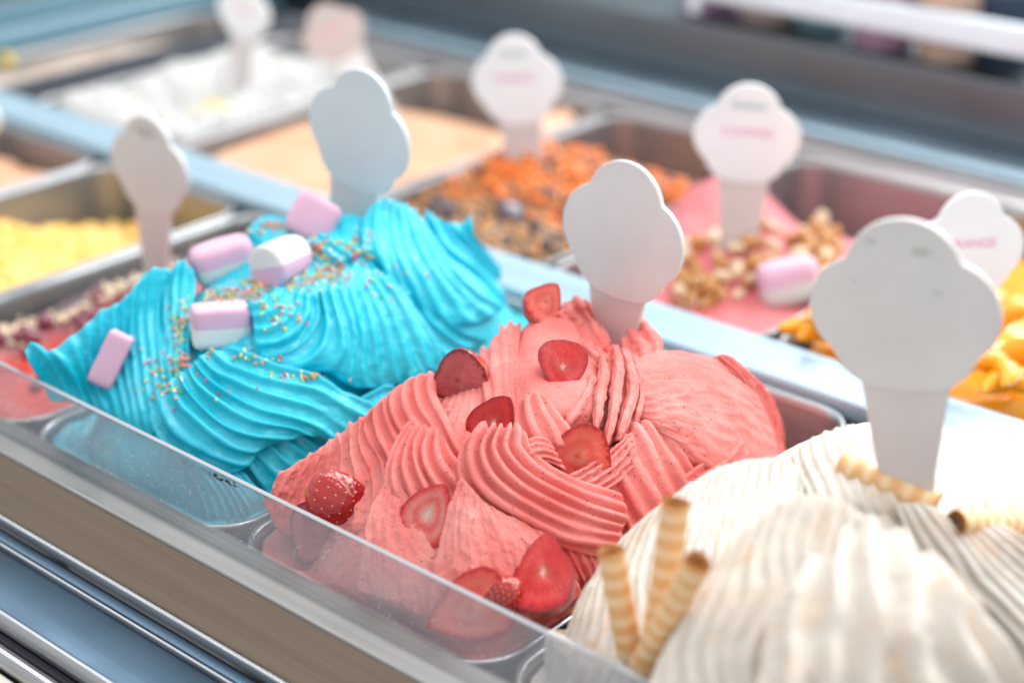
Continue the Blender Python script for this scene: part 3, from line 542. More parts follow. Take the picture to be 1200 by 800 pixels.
# ------------------------------------------------------------------ cream gelato
MC = Mound(.265, .094, .125, .145, .175, -.020, .106, 2.4, .66); MC.cl = (.181, .329)
def cream():
    f = lambda *a, **k: fold(MC, *a, **{**dict(rough=.0006, rf=160, pw=1.2, wav=.5, m=3, nvp=8, cross=.0012, am_=1.1), **k})
    p = [mound_mesh(MC, .1778, .3322, -.0012, .298, -.045, 8)]
    p.append(f([[(700,672),(682,705),(666,745),(655,800)], [(735,625),(712,675),(694,730),(682,800)], [(775,590),(752,645),(734,710),(724,820)], [(815,562),(792,620),(774,700),(768,820)], [(850,545),(832,600),(815,670),(806,800)],
                [(885,538),(872,590),(860,650),(848,760)], [(920,540),(912,590),(900,640),(885,720)], [(950,556),(946,595),(936,640),(922,700)]], amp=.0022, bulge=.008, lift=.0, seed=61, nu=120))
    p.append(f([[(838,670),(806,715),(775,770),(755,840)], [(870,628),(845,690),(820,760),(805,850)], [(905,594),(885,665),(866,745),(855,850)], [(945,580),(932,650),(918,730),(908,850)], [(982,584),(972,650),(962,730),(955,850)], [(1005,600),(1003,650),(1000,700),(1000,780)]], amp=.0032, bulge=.014, lift=.020, seed=62, m=2, nu=120))
    p.append(f([[(925,700),(910,740),(898,790),(892,860)], [(950,672),(936,722),(926,785),(924,870)], [(985,642),(970,710),(966,790),(968,880)], [(1015,620),(1014,700),(1018,780),(1026,880)], [(1050,632),(1064,705),(1078,785),(1092,880)], [(1084,660),(1110,725),(1136,800),(1160,880)], [(1110,690),(1146,750),(1186,810),(1220,880)]],
               amp=.0095, pw=1.0, m=1, nvp=22, wav=.30, bulge=.018, lift=.044, seed=63, nu=130, tip=.007, fade=.14, rough=.0009))
    p.append(f([[(925,540),(935,565),(950,600)], [(942,522),(950,555),(966,600)], [(970,506),(980,548),(996,600)], [(1000,498),(1012,548),(1030,604)], [(1038,496),(1052,548),(1068,610)], [(1070,502),(1090,555),(1100,620)]], amp=.002, m=2, bulge=.006, lift=-.004, seed=64, tip=.001))
    p.append(f([[(1062,502),(1075,545),(1085,600)], [(1098,506),(1115,550),(1130,610)], [(1140,520),(1160,562),(1178,620)], [(1182,540),(1205,580),(1225,630)], [(1225,562),(1250,600),(1270,650)]], amp=.002, m=3, bulge=.006, lift=-.006, seed=65))
    p.append(f([[(1050,590),(1070,632),(1100,680),(1150,750),(1200,810)], [(1080,590),(1110,625),(1150,675),(1200,735),(1250,790)], [(1115,600),(1150,630),(1195,670),(1250,720)], [(1160,610),(1200,632),(1240,660),(1290,700)]], amp=.0022, m=3, bulge=.012, lift=.006, seed=66, wav=.5, cross=.001))
    p.append(f([[(640,740),(640,780),(640,830)], [(665,750),(665,790),(668,840)], [(700,770),(700,800),(705,850)]], amp=.001, m=2, bulge=.004, lift=.004, seed=67))
    return gelato('cream_gelato', p, M['cream'], 'cream white gelato with fine ridges and rolled wafers stuck in it')
cream()
# ------------------------------------------------------------------ gelato surfaces of the other pans
def surface(name, x0, x1, y0, y1, fn, mat, label, n=90, zone=None, cat='gelato'):
    cx, cy = (x0 + x1) / 2, (y0 + y1) / 2; hw, hl = (x1 - x0) / 2 - .011, (y1 - y0) / 2 - .011
    U, Vv = np.meshgrid(np.linspace(-1, 1, n), np.linspace(-1, 1, int(n * 1.6)), indexing='ij')
    r = .15; X = cx + U * hw; Y = cy + Vv * hl
    # round the corners of the grid
    k = np.maximum(np.abs(U), np.abs(Vv)); l = (np.abs(U) ** 7 + np.abs(Vv) ** 7) ** (1 / 7.) + 1e-9; s = np.where(k > 0, k / l, 1)
    X = cx + U * s * hw; Y = cy + Vv * s * hl
    Z = fn(X, Y, (X - cx) / hw, (Y - cy) / hl); ed = np.clip((k - .93) / .07, 0, 1); Z = Z - .012 * ed ** 2
    V = np.stack([X, Y, Z], -1).reshape(-1, 3)
    at_ = {'zone': zone((X - cx) / hw, (Y - cy) / hl, X, Y).ravel()} if zone else None
    return tag(mesh_np(name, V, grid_faces(*X.shape), mat, attrs=at_), label, cat)
def nz(X, Y, f, s, o=3): return noise(np.stack([X, Y, X * 0], -1), f, s, o)
surface('yellow_gelato', -.51, -.34, -.0088, .3065, lambda X, Y, u, v: -.034 + .020 * (1 - v) * .5 - .02 * np.clip(v - .25, 0, 1) + .016 * nz(X, Y, 45, 1, 3) + .012 * np.abs(nz(X, Y, 80, 2, 2)), M['yellow'], 'lumpy pale yellow gelato in the front row pan at the left edge')
surface('rose_gelato_edge', -.68, -.51, -.0088, .3065, lambda X, Y, u, v: -.02 + .008 * nz(X, Y, 40, 3), M['peach'], 'pinkish gelato just visible behind the yellow one at the left edge').name = 'pink_gelato'
surface('red_fruit_gelato', -.34, -.17, -.0088, .3065, lambda X, Y, u, v: -.012 + .008 * nz(X, Y, 30, 4) + .004 * np.abs(nz(X, Y, 110, 5, 2)) + .008 * np.exp(-((u + .45) / .2) ** 2), M['red_sauce'],
        'red fruit sauce gelato with a dark syrup band and a pale nut crumble line', zone=lambda u, v, X, Y: np.clip(.16 - u * .80 + .04 * nz(X, Y, 40, 9) + .28 * np.clip(v - .35, 0, 1), 0, 1))
surface('beige_gelato', -.840, -.744, .350, .677, lambda X, Y, u, v: -.012 + .006 * nz(X, Y, 30, 6) - .03 * np.clip(v - .3, 0, 1), M['beige'], 'beige gelato with yellow fruit at the top left corner')
surface('white_gelato', -.695, -.505, .350, .677, lambda X, Y, u, v: -.001 + .012 * nz(X, Y, 28, 7) + .010 * np.abs(nz(X, Y, 80, 8)) - .12 * np.clip(v - .62, 0, 1), M['white'], 'fluffy white gelato with yellow fruit pieces in the back row')
surface('peach_gelato', -.503, -.292, .350, .677, lambda X, Y, u, v: -.010 + .006 * nz(X, Y, 16, 11) - .04 * np.clip(v - .2, 0, 1) ** 1 + .045 * np.exp(-((u - .75) / .3) ** 2) * np.clip(v - .1, 0, 1), M['peach'], 'smooth peach coloured gelato in the back row beside the white one')
surface('orange_gelato', -.29, -.108, .350, .677, lambda X, Y, u, v: -.006 + .010 * nz(X, Y, 26, 12) + .004 * nz(X, Y, 120, 13, 2) + .012 * np.exp(-((v - .0) / .5) ** 2) - .10 * np.clip(v - .30, 0, 1), M['orange_sauce'],
        'brown crumb gelato under bright orange sauce with chocolate pieces', zone=lambda u, v, X, Y: np.clip(.60 + .36 * v - .06 * u + .20 * nz(X, Y, 30, 15), 0, 1))
surface('rose_gelato', -.106, .068, .350, .677, lambda X, Y, u, v: -.014 + .004 * nz(X, Y, 30, 16) + .016 * np.exp(-((v + .1) / .35) ** 2) - .07 * np.clip(v - .3, 0, 1) + .03 * np.exp(-((u + .7) / .35) ** 2 - ((v - .05) / .4) ** 2), M['rose'], 'rose pink gelato with nut clusters heaped in the middle of its pan')
surface('orange_jelly', .07, .245, .350, .677, lambda X, Y, u, v: .000 + .006 * nz(X, Y, 40, 17) - .03 * np.clip(v, 0, 1), M['mandarin'], 'glossy orange gelato under the mandarin segments in the back row').name = 'orange_fruit_gelato'
# ------------------------------------------------------------------ signs
def sign_outline(n=96):
    cs = [(0, .66, .31), (-.20, .46, .30), (.20, .46, .30), (-.10, .30, .29), (.10, .30, .29), (0, .23, .23)]
    pts = []
    for k in range(n):
        a = 2 * math.pi * k / n; d = np.array([math.sin(a), math.cos(a)]); best = .1
        for cx, cy, r in cs:
            c = np.array([cx, cy - .48]); b = d @ c; disc = b * b - (c @ c - r * r)
            if disc > 0: best = max(best, b + math.sqrt(disc))
        pts.append((d[0] * best, .48 + d[1] * best))
    return pts
def plate(name, pts, th, mat, y0=0, bev=.0006):
    pts = np.array(pts); n = len(pts); t = np.roll(pts, -1, 0) - np.roll(pts, 1, 0); nn = np.stack([t[:, 1], -t[:, 0]], 1); nn /= np.linalg.norm(nn, axis=1, keepdims=True)
    ar = 0.5 * np.sum(pts[:, 0] * np.roll(pts[:, 1], -1) - np.roll(pts[:, 0], -1) * pts[:, 1])
    if ar < 0: nn = -nn
    rings = [(bev, -th / 2), (bev * .3, -th / 2 + bev * .3), (0, -th / 2 + bev), (0, th / 2 - bev), (bev * .3, th / 2 - bev * .3), (bev, th / 2)]
    V = []
    for ins, y in rings: q = pts - nn * ins; V += [(a, y0 + y, b) for a, b in q]
    Fc = [tuple(f) for f in grid_faces(6, n, 0, True)] + [tuple(range(n)), tuple(range(5 * n, 6 * n))[::-1]]
    o = mesh_np(name, V, Fc, mat)
    try: o.data.set_sharp_from_angle(angle=math.radians(50))
    except Exception: pass
    return o
def sign(base, y, top, dy, yaw, w, label, text=None, logo=False, smudge=False, mat='sign'):
    B = at(*base, y); T = at(*top, y + dy); up = Vector(T - B); Lv = up.length; up.normalize()
    nrm = Vector((math.sin(math.radians(yaw)), -math.cos(math.radians(yaw)), 0)); nrm = (nrm - up * nrm.dot(up)).normalized(); rt = up.cross(nrm).normalized() * 1
    rt = nrm.cross(up) * -1
    root = empty('flavour_sign', B, label, 'flavour sign', 'cloud shaped flavour signs stuck in the gelato')
    R = Matrix((rt, -nrm, up)).transposed(); root.rotation_mode = 'QUATERNION'; root.rotation_quaternion = R.to_quaternion()
    hd = [(a * w, Lv - .97 * w + b * w) for a, b in sign_outline()]
    h = plate('head', hd, .003, M[mat]); h.parent = root
    z1 = Lv - .97 * w + .10 * w
    st = [(-.125 * w, -.035), (.125 * w, -.035), (.16 * w, 0), (.245 * w, z1), (.20 * w, z1 + .22 * w), (-.20 * w, z1 + .22 * w), (-.245 * w, z1), (-.16 * w, 0)]
    s = plate('stem', st, .0022, M['sign_stem'], y0=.0003); s.parent = root
    def word(txt, size, x, z, m, nm):
        c = bpy.data.curves.new(nm, 'FONT'); c.body = txt; c.size = size; c.align_x = 'CENTER'; c.extrude = .00006; c.materials.append(m)
        t_ = bpy.data.objects.new(nm, c); me = bpy.data.meshes.new_from_object(t_); bpy.data.objects.remove(t_); me.name = nm
        o = bpy.data.objects.new(nm, me); COL.objects.link(o); o.parent = root; o.location = (x, -.00165, z); o.rotation_euler = (math.pi / 2, 0, 0)
    if text: word(text, .115 * w, 0, Lv - .50 * w, M['ink_pink'], 'lettering')
    if logo: word('Gelato', .12 * w, 0, Lv - .24 * w, M['ink_teal'], 'logo_lettering')
    if smudge:
        for (a, b, r) in smudge:
            bm = bmesh.new(); bmesh.ops.create_circle(bm, cap_ends=True, segments=14, radius=1)
            for v in bm.verts: k = 1 + .3 * math.sin(3 * v.co.x + 5 * v.co.y); v.co = Vector((a * w + v.co.x * r * w * 1.6 * k, -.00158, Lv - .97 * w + b * w + v.co.y * r * w * .7 * k))
            me = bpy.data.meshes.new('smudge'); bm.to_mesh(me); bm.free(); me.materials.append(M['ink_smudge']); o = bpy.data.objects.new('smudge', me); COL.objects.link(o); o.parent = root
    return root
sign((716,415), .200, (738,189), .006, 0, .0770, 'blank cloud shaped white plastic sign standing in the strawberry gelato', mat='sign_shaded')
sign((405,290), .190, (430,83), .004, 4, .0750, 'blank pale grey cloud shaped sign standing in the blue gelato', mat='sign_shaded_cool')
sign((1062,548), .115, (1058,255), -.004, 16, .0750, 'large grey cloud shaped sign with smudges standing in the cream gelato', smudge=((.10, .80, .035), (-.16, .84, .018), (.18, .58, .016), (-.25, .62, .010)), mat='sign_shaded')
sign((183,320), .175, (172,135), 0, 6, .0680, 'slim taupe sign seen at an angle in the red fruit gelato', smudge=((0, .82, .09),), mat='sign_shaded')
sign((620,248), .500, (600,40), 0, 22, .0720, 'white cloud shaped sign standing in the orange sauce gelato', 'MANGO', True)
sign((864,302), .470, (880,98), 0, 30, .0710, 'white cloud shaped sign lettered in pink above the nut clusters', 'COOKIES', True)
sign((1125,455), .400, (1140,225), .010, 46, .0640, 'bright white sign standing in the mandarins, partly behind the large grey sign', 'ORANGE')
sign((462,150), .545, (371,8), .0, 62, .0560, 'tilted pinkish sign leaning in the peach gelato at the top', 'MELON', True, mat='sign_warm')
sign((283,112), .500, (287,-22), .0, 14, .0540, 'pale blue white sign standing in the white gelato at the top edge', 'COCO')
sign((-16,215), .200, (-16,108), 0, 0, .034, 'beige sign cut off by the left edge of the picture')
# ------------------------------------------------------------------ strawberries
bpy.context.view_layer.update()
def cast(px, py, nm='blue_gelato'):
    ok, loc, nn, i = bpy.data.objects[nm].ray_cast(Vector(CAM), Vector(ray(px, py))); return (loc - Vector(CAM)).length if ok else None
def revolve_half(cut=True, ln=1.0, n=26, seg=30, full=False, seed=0):
    "berry along +z (tip) .. shoulder at z=0; the cut face lies in the plane y=0, the skin bulges to +y"
    prof = lambda t: .52 * (math.sin(math.pi * min(1, t * .62 + .0)) ** .75 if t > 0 else 0)
    ts = np.linspace(0, 1, n); z = .5 - ts; R = []
    for t in ts: R.append(.47 * max(0, math.sin(math.pi * t ** .60)) ** .72 + 1e-4)
    a = np.linspace(0, math.pi, seg)
    V = []; 
    for zi, r in zip(z, R):
        for k in a: V.append((r * math.cos(k), r * math.sin(k) * .8, zi * ln))
    V = np.array(V); V *= (1 + .08 * noise(V, 3, seed) + .02 * noise(V, 12, seed + 1))[:, None]
    return V, n, seg, np.repeat(ts, seg), np.array(R)
def strawberry(px, y_lift, size, rot_img, face_tilt, flesh, label, md=MP, flip=1, thick=1.0, ln=1.12, back=False, spin=0, gname='strawberry_gelato'):
    """px: image point; the cut face looks to the camera (back=True: the skin does), tip turned by rot_img in the picture,
    face_tilt = (degrees about picture x, degrees about picture y)"""
    t = (cast(px[0], px[1], gname) or md.hit(*px)) - y_lift; P = CAM + ray(*px) * t
    root = empty('strawberry', P, label, 'strawberry', 'strawberry slices on the pink gelato')
    V, n, seg, al, R = revolve_half(ln=ln, seed=int(px[0]))
    size *= 1.16; V = V * size; V[:, 1] *= thick
    f = -ray(*px); r = np.array(RX[:, 0]); u = np.cross(f, r); u /= np.linalg.norm(u); r = np.cross(u, f)
    # local: x right, y away from camera, z up in the picture
    base = Matrix(((r[0], -f[0], u[0]), (r[1], -f[1], u[1]), (r[2], -f[2], u[2])))
    L = Matrix.Rotation(math.radians(rot_img), 3, 'Y') ; tl = Matrix.Rotation(math.radians(face_tilt[0]), 3, 'X') @ Matrix.Rotation(math.radians(face_tilt[1]), 3, 'Z')
    Q = base @ tl @ L @ (Matrix.Rotation(math.pi, 3, 'Z') if back else Matrix.Identity(3)) @ Matrix.Rotation(math.radians(spin), 3, 'Z')
    root.rotation_mode = 'QUATERNION'; root.rotation_quaternion = Q.to_quaternion()
    sk = mesh_np('skin', V, grid_faces(n, seg), M['berry_skin'], attrs={'along': 1 - al if False else np.clip((1 - np.abs(al * 1.0)) * 0 + al * 1.0, 0, 1)}); sk.parent = root
    # cut face: rings from the outline to the core, slightly dished
    out = np.concatenate([V.reshape(n, seg, 3)[:, 0], V.reshape(n, seg, 3)[::-1, -1]])
    m = len(out); K = 9; c = out.mean(0); W_ = []; rim = []; ang = []
    for k in range(K):
        s = 1 - k / (K - 1); q = c + (out - c) * s; q[:, 1] = .0 - size * .012 * math.sin(math.pi * min(1, (1 - s) * 3)) + size * .03 * max(0, .28 - s) + size * .01 * noise(q / size, 5, 3)
        q[:, 1] *= -1 if False else 1
        W_.append(q); rim.append(np.full(m, s)); ang.append(np.linspace(0, 6.28, m))
    fc = mesh_np('cut_face', np.concatenate(W_), grid_faces(K, m, 0, True), flesh, attrs={'rim': np.concatenate(rim), 'ang': np.concatenate(ang)}); fc.parent = root
    # seeds set into the skin
    sv = []; sf = []; Vg = V.reshape(n, seg, 3); o = 0
    for i in range(3, n - 2, 3):
        for j in range(2 + (i % 2) * 2, seg - 2, 4):
            p = Vg[i, j]; nn_ = np.cross(Vg[i + 1, j] - Vg[i - 1, j], Vg[i, j + 1] - Vg[i, j - 1]); nn_ = nn_ / (np.linalg.norm(nn_) + 1e-9)
            if nn_ @ (p - np.array([0, 0, p[2]])) < 0: nn_ = -nn_
            tz = Vg[i + 1, j] - Vg[i - 1, j]; tz /= np.linalg.norm(tz) + 1e-9; tx = np.cross(nn_, tz); s = size * .013
            sv += [p + tz * s * 1.6, p + tx * s, p - tz * s * 1.6, p - tx * s, p + nn_ * s * .8]; sf += [(o, o + 1, o + 4), (o + 1, o + 2, o + 4), (o + 2, o + 3, o + 4), (o + 3, o, o + 4)]; o += 5
    se = mesh_np('seeds', sv, sf, M['pine'], smooth=True); se.parent = root; se['kind'] = 'stuff'
    return root
sb = strawberry
sb((640,353), .002, .0200, 215, (-20, 35), M['flesh_pale'], 'small strawberry half perched at the very top of the pink gelato, left of the sign', thick=1.2)
sb((536,446), .006, .0270, 60, (20, -20), M['flesh_dull'], 'dull dark rimmed strawberry slice at the left top of the pink gelato', ln=1.0)
sb((660,430), .009, .0225, 4, (-8, 12), M['flesh_red'], 'bright red strawberry slice with a white core directly below the sign stem', ln=1.05)
sb((578,494), .004, .0230, -145, (10, -30), M['flesh_red'], 'red strawberry slice half sunk behind the tips of the big fold')
sb((677,534), .013, .0275, 82, (18, 6), M['flesh_pale'], 'pale pink flat strawberry slice in the middle of the pink gelato', ln=1.0, thick=.6)
sb((404,588), .003, .0240, -74, (0, 0), M['flesh_red'], 'seedy strawberry half lying skin outwards above the guard', back=True, ln=1.35)
sb((502,600), .005, .0235, 215, (-6, -28), M['flesh_core'], 'strawberry half with pale hollow core leaning on the middle fold', thick=1.2)
sb((636,668), .008, .0275, 186, (-26, -22), M['flesh_red'], 'large strawberry half standing at the bottom of the pink gelato near the wafers', thick=1.3, ln=1.15)
sb((550,714), .006, .0300, 70, (10, 10), M['flesh_pale'], 'big strawberry slice behind the acrylic guard, right one of two')
sb((368,628), .006, .0250, 20, (10, 0), M['flesh_dull'], 'strawberry slice behind the acrylic guard, left one of two')
sb((590,697), .004, .0150, 80, (0, 20), M['flesh_red'], 'small red strawberry tip just above the guard, left of the large half', back=True)
# ------------------------------------------------------------------ marshmallows
def marshmallow(px, lift, w, h, d, rot, tilt, label, md=MB, y=None, split='z', grp='marshmallows on the blue gelato', p=4.0, cyl_=False):
    P = at(*px, y) if y is not None else CAM + ray(*px) * ((cast(*px) or md.hit(*px)) - lift)
    w, h, d = w * 1.14, h * 1.14, d * 1.14
    root = empty('marshmallow', P, label, 'marshmallow', grp)
    n, sg = 22, 36; V = []
    for i in range(n + 1):
        a = -math.pi / 2 + math.pi * i / n
        for j in range(sg):
            b = 2 * math.pi * j / sg; e = 2. / p
            sp = lambda x, q: math.copysign(abs(x) ** q, x)
            ee = 1.0 if cyl_ else e
            V.append((sp(math.sin(a), e * .8) * w / 2, sp(math.cos(a), e * .8) * sp(math.cos(b), ee) * d / 2, sp(math.cos(a), e * .8) * sp(math.sin(b), ee) * h / 2))
    V = np.array(V); V *= (1 + .07 * noise(V, 75, int(px[0]) % 17, 2))[:, None]
    Fq = grid_faces(n + 1, sg, 0, True); c = V[Fq].mean(1)
    top = c[:, 2] > (.0 + .0006 * np.sin(c[:, 0] * 700))
    f = -ray(*px); r = np.array(RX[:, 0]); u = np.cross(f, r); u /= np.linalg.norm(u); r = np.cross(u, f)
    base = Matrix(((r[0], -f[0], u[0]), (r[1], -f[1], u[1]), (r[2], -f[2], u[2])))
    Q = base @ Matrix.Rotation(math.radians(tilt[0]), 3, 'X') @ Matrix.Rotation(math.radians(tilt[1]), 3, 'Z') @ Matrix.Rotation(math.radians(rot), 3, 'Y')
    root.rotation_mode = 'QUATERNION'; root.rotation_quaternion = Q.to_quaternion()
    pk, wt = (top, ~top) if split != 'rz' else (~top, top)
    if split == 'pink':
        o = mesh_np('pink_body', V, Fq, M['marsh_pink']); o.parent = root; return root
    for nm, sel, m in (('pink_half', pk, M['marsh_pink']), ('white_half', wt, M['marsh_white'])):
        o = mesh_np(nm, V, Fq[sel], m); o.parent = root
    return root
mm = marshmallow
mm((330,306), .007, .0235, .0215, .0215, -24, (-10, 46), 'round marshmallow, white above and pink below, right of the blue top', split='rz', cyl_=True, p=9)
mm((258,380), .006, .0265, .0190, .017, -2, (16, 10), 'blocky marshmallow, pink on top and white below, amid the sprinkles', p=7)
mm((131,420), .005, .0120, .0260, .011, 24, (6, -10), 'pink bar shaped marshmallow on the left wing of the blue gelato', split='pink', p=8)
mm((262,304), .002, .0300, .0190, .018, -16, (20, 10), 'pale marshmallow at the back left behind the other two', p=4)
mm((367,256), .0, .0220, .0230, .016, -60, (0, 0), 'pink marshmallow half hidden behind the sign of the blue gelato', p=4, split='pink')
mm((925,330), 0, .034, .026, .026, -12, (10, 10), 'pink and white marshmallow among the nuts on the rose gelato', y=.44, grp='marshmallows on the rose gelato', p=4)
# ------------------------------------------------------------------ rolled wafers
def wafer(p0, p1, l0, l1, r, label, up=True):
    tb = (cast(*p1, 'cream_gelato') or MC.hit(*p1)) - l1; B = CAM + ray(*p1) * tb
    A = at(*p0, B[1] - l0) if up else CAM + ray(*p0) * ((cast(*p0, 'cream_gelato') or MC.hit(*p0)) - l0)
    A = Vector(A); B = Vector(B); Lw = (B - A).length
    root = empty('rolled_wafer', A, label, 'rolled wafer', 'rolled wafers in the cream gelato'); root.rotation_mode = 'QUATERNION'; root.rotation_quaternion = (B - A).to_track_quat('Z', 'Y')
    n, sg = 120, 28; Z = np.linspace(0, Lw, n); V = []
    for z in Z:
        for j in range(sg):
            b = 2 * math.pi * j / sg; ph = (z / .0062 - b / (2 * math.pi)) % 1
            rr = r * (1 + .035 * (ph ** .6) - .02) ; V.append((rr * math.cos(b), rr * math.sin(b), z + .0005 * math.sin(2 * b)))
    V = np.array(V); V[:, :2] *= (1 + .03 * noise(V, 160, 4, 2))[:, None]
    o = mesh_np('shell', V, grid_faces(n, sg, 0, True), M['wafer']); o.parent = root
    # the rolled sheet inside: a spiral sunk a little below the rim, at both ends
    for z, nm in ((.0, 'rolled_end'), (Lw, 'rolled_end')):
        sp = []; K = 90; s = 1 if z == 0 else -1
        for k in range(K):
            a = 2 * math.pi * 3 * k / K; q = r * (.985 - .75 * k / K); sp.append((q * math.cos(a), q * math.sin(a)))
        V2 = [(x, y, z + s * .0002) for x, y in sp] + [(x * .93, y * .93, z + s * .0030) for x, y in sp] + [(x * .86, y * .86, z + s * .0002) for x, y in sp]
        e = mesh_np(nm, V2, grid_faces(3, K), M['wafer']); e.parent = root
    return root
wafer((716,645), (738,765), .004, .004, .0054, 'leftmost upright rolled wafer beside the strawberry gelato')
wafer((792,588), (770,745), -.004, .003, .0056, 'tallest upright rolled wafer, middle one of the three in the cream gelato')
wafer((818,658), (752,780), .003, .006, .0054, 'slanting upright rolled wafer, right one of the three in the cream gelato')
wafer((985,543), (1098,592), .004, .004, .0058, 'rolled wafer lying flat in front of the cream gelato sign', up=False)
wafer((1120,612), (1215,612), .004, .004, .0050, 'rolled wafer lying at the right edge of the picture', up=False)

# ------------------------------------------------------------------ sprinkles (far too many to count)
def sprinkles():
    V = []; Fc = []; fm = []; o = 0
    zones = [((262,348), 38, 12, 90), ((300,335), 20, 16, 60), ((232,365), 22, 14, 60), ((212,380), 14, 26, 40), ((216,425), 16, 16, 34), ((238,400), 18, 14, 34), ((350,330), 50, 14, 70), ((388,318), 26, 14, 50), ((372,290), 26, 16, 60), ((325,265), 30, 10, 40), ((415,290), 14, 20, 26),
             ((330,370), 30, 20, 26), ((440,330), 45, 30, 16), ((180,440), 16, 40, 22), ((350,440), 55, 10, 18), ((290,420), 40, 8, 14), ((260,460), 60, 30, 4), ((430,290), 10, 22, 14), ((205,455), 10, 22, 10)]
    for (cx, cy), sx, sy, cnt in zones:
        for _ in range(int(cnt * 1.25)):
            px, py = cx + rng.normal() * sx * .5, cy + rng.normal() * sy * .5
            if abs(px - 258) < 37 and abs(py - 380) < 27: continue
            t = cast(px, py)
            if t is None: continue
            P = CAM + ray(px, py) * (t - .0006)
            d = rng.normal(size=3); d /= np.linalg.norm(d); a = np.cross(d, [0, 0, 1.]); a /= np.linalg.norm(a); b = np.cross(d, a); L_ = rng.uniform(.0007, .0016); r = .00058
            for s, k in ((-1, .55), (-.8, 1), (.8, 1), (1, .55)):
                for q in range(6): V.append(P + d * L_ * s + (a * math.cos(q * 1.047) + b * math.sin(q * 1.047)) * r * k)
            for i in range(3):
                for q in range(6): Fc.append((o + i * 6 + q, o + i * 6 + (q + 1) % 6, o + i * 6 + 6 + (q + 1) % 6, o + i * 6 + 6 + q))
            Fc += [tuple(o + q for q in range(6)), tuple(o + 18 + q for q in range(6))]; fm += [rng.choice(5, p=[.3, .24, .18, .16, .12])] * 20; o += 24
    tag(mesh_np('sprinkles', V, Fc, None, mats=SPR, fmat=fm), 'scattered pink, yellow, orange and green sugar sprinkles on the blue gelato', 'sprinkles', kind='stuff')
bpy.context.view_layer.update()
sprinkles()
# ------------------------------------------------------------------ toppings of the back row
def lump_mesh(name, mat, seed, sc=(1, 1, 1), sub=2, rough=.25, f=1.6):
    bm = bmesh.new(); bmesh.ops.create_icosphere(bm, subdivisions=sub, radius=1); V = np.array([v.co[:] for v in bm.verts]); V = V * (1 + rough * noise(V, f, seed, 2))[:, None] * np.array(sc)
    for v, c in zip(bm.verts, V): v.co = c
    me = bpy.data.meshes.new(name); bm.to_mesh(me); bm.free(); me.materials.append(mat); me.polygons.foreach_set('use_smooth', [True] * len(me.polygons)); return me
def drop(name, me, loc, s, rot, label, cat, group):
    o = bpy.data.objects.new(name, me); COL.objects.link(o); o.location = loc; o.scale = (s, s, s); o.rotation_euler = rot; return tag(o, label, cat, group)
nuts = [lump_mesh('nut_piece', M['nut'] if k < 3 else M['nut_pale'], 40 + k, (1, .8, .7), 2, .4, 2.2) for k in range(5)]
def top_of(oname, x, y):
    o = bpy.data.objects[oname]; ok, loc, n, i = o.ray_cast(Vector((x, y, .3)), Vector((0, 0, -1))); return loc.z if ok else -.02
for k in range(96):
    px, py = (rng.uniform(770, 960), 0); py = 318 + rng.normal() * 16 + (10 if px < 830 else 0) - (px - 860) * .05
    P = atz(px, py, .0); P[1] += .02
    if not (-.092 < P[0] < .055): continue
    if P[1] > .63: continue
    s = rng.uniform(.004, .0075); z = top_of('rose_gelato', P[0], P[1])
    drop('nut_piece', nuts[rng.randint(5)], (P[0], P[1], z + s * .4 + (rng.rand() > .5) * .006), s, tuple(rng.uniform(0, 6, 3)), 'caramelised nut piece in the heap on the rose gelato', 'nut', 'nut pieces on the rose gelato')
for k in range(14):
    P = at(rng.uniform(630, 700), rng.uniform(318, 338), .37)
    x = rng.uniform(-.09, -.05); y = rng.uniform(.365, .40); s = rng.uniform(.004, .007)
    drop('nut_piece', nuts[rng.randint(5)], (x, y, top_of('rose_gelato', x, y) + s * .4), s, tuple(rng.uniform(0, 6, 3)), 'nut piece in the near corner of the rose gelato by the divider', 'nut', 'nut pieces by the divider')
for k, (px, py, s) in enumerate(((892,292,.011), (905,296,.009), (935,300,.008))):
    drop('red_berry', lump_mesh('red_berry', M['berry_skin'], 70 + k, (1, .9, .8)), at(px, py, .50), s, (k, 1, 2), ('dark red berry right beside the white sign stem', 'red berry behind the pale nut, second from the sign stem', 'dull red berry at the right end of the nut heap')[k], 'berry', 'red berries on the rose gelato')
choc = [lump_mesh('chocolate_piece', M['choc'], 80 + k, (1, .75, .35), 2, .35, 1.8) for k in range(3)]
for k, (px, py, s) in enumerate(((515,238,.016), (600,246,.015), (575,188,.007), (560,205,.008), (625,268,.008), (640,285,.006), (498,285,.007), (645,232,.006), (555,288,.006))):
    P = atz(px, py, .002); z = top_of('orange_gelato', P[0], P[1])
    drop('chocolate_piece', choc[k % 3], (P[0], P[1], z + s * .25), s, (.6, .3 * k, k * 1.3), ('large dark chocolate piece on the orange sauce nearest the grey sign', 'dark chocolate piece at the foot of the white sign', 'small chocolate bit left of the white sign stem', 'small chocolate bit between the grey and white signs',
         'chocolate bit below the white sign', 'chocolate bit near the pink sign edge', 'chocolate bit beside the blue gelato tip', 'chocolate bit right of the white sign stem', 'chocolate bit nearest the divider')[k], 'chocolate', 'chocolate pieces on the orange gelato')
drop('red_berry', lump_mesh('red_berry', M['rose'], 77, (1.3, .7, .6)), at(592, 296, .385), .009, (0, 0, .6), 'pinkish red fruit piece in the crumbs close to the divider', 'fruit piece', None)
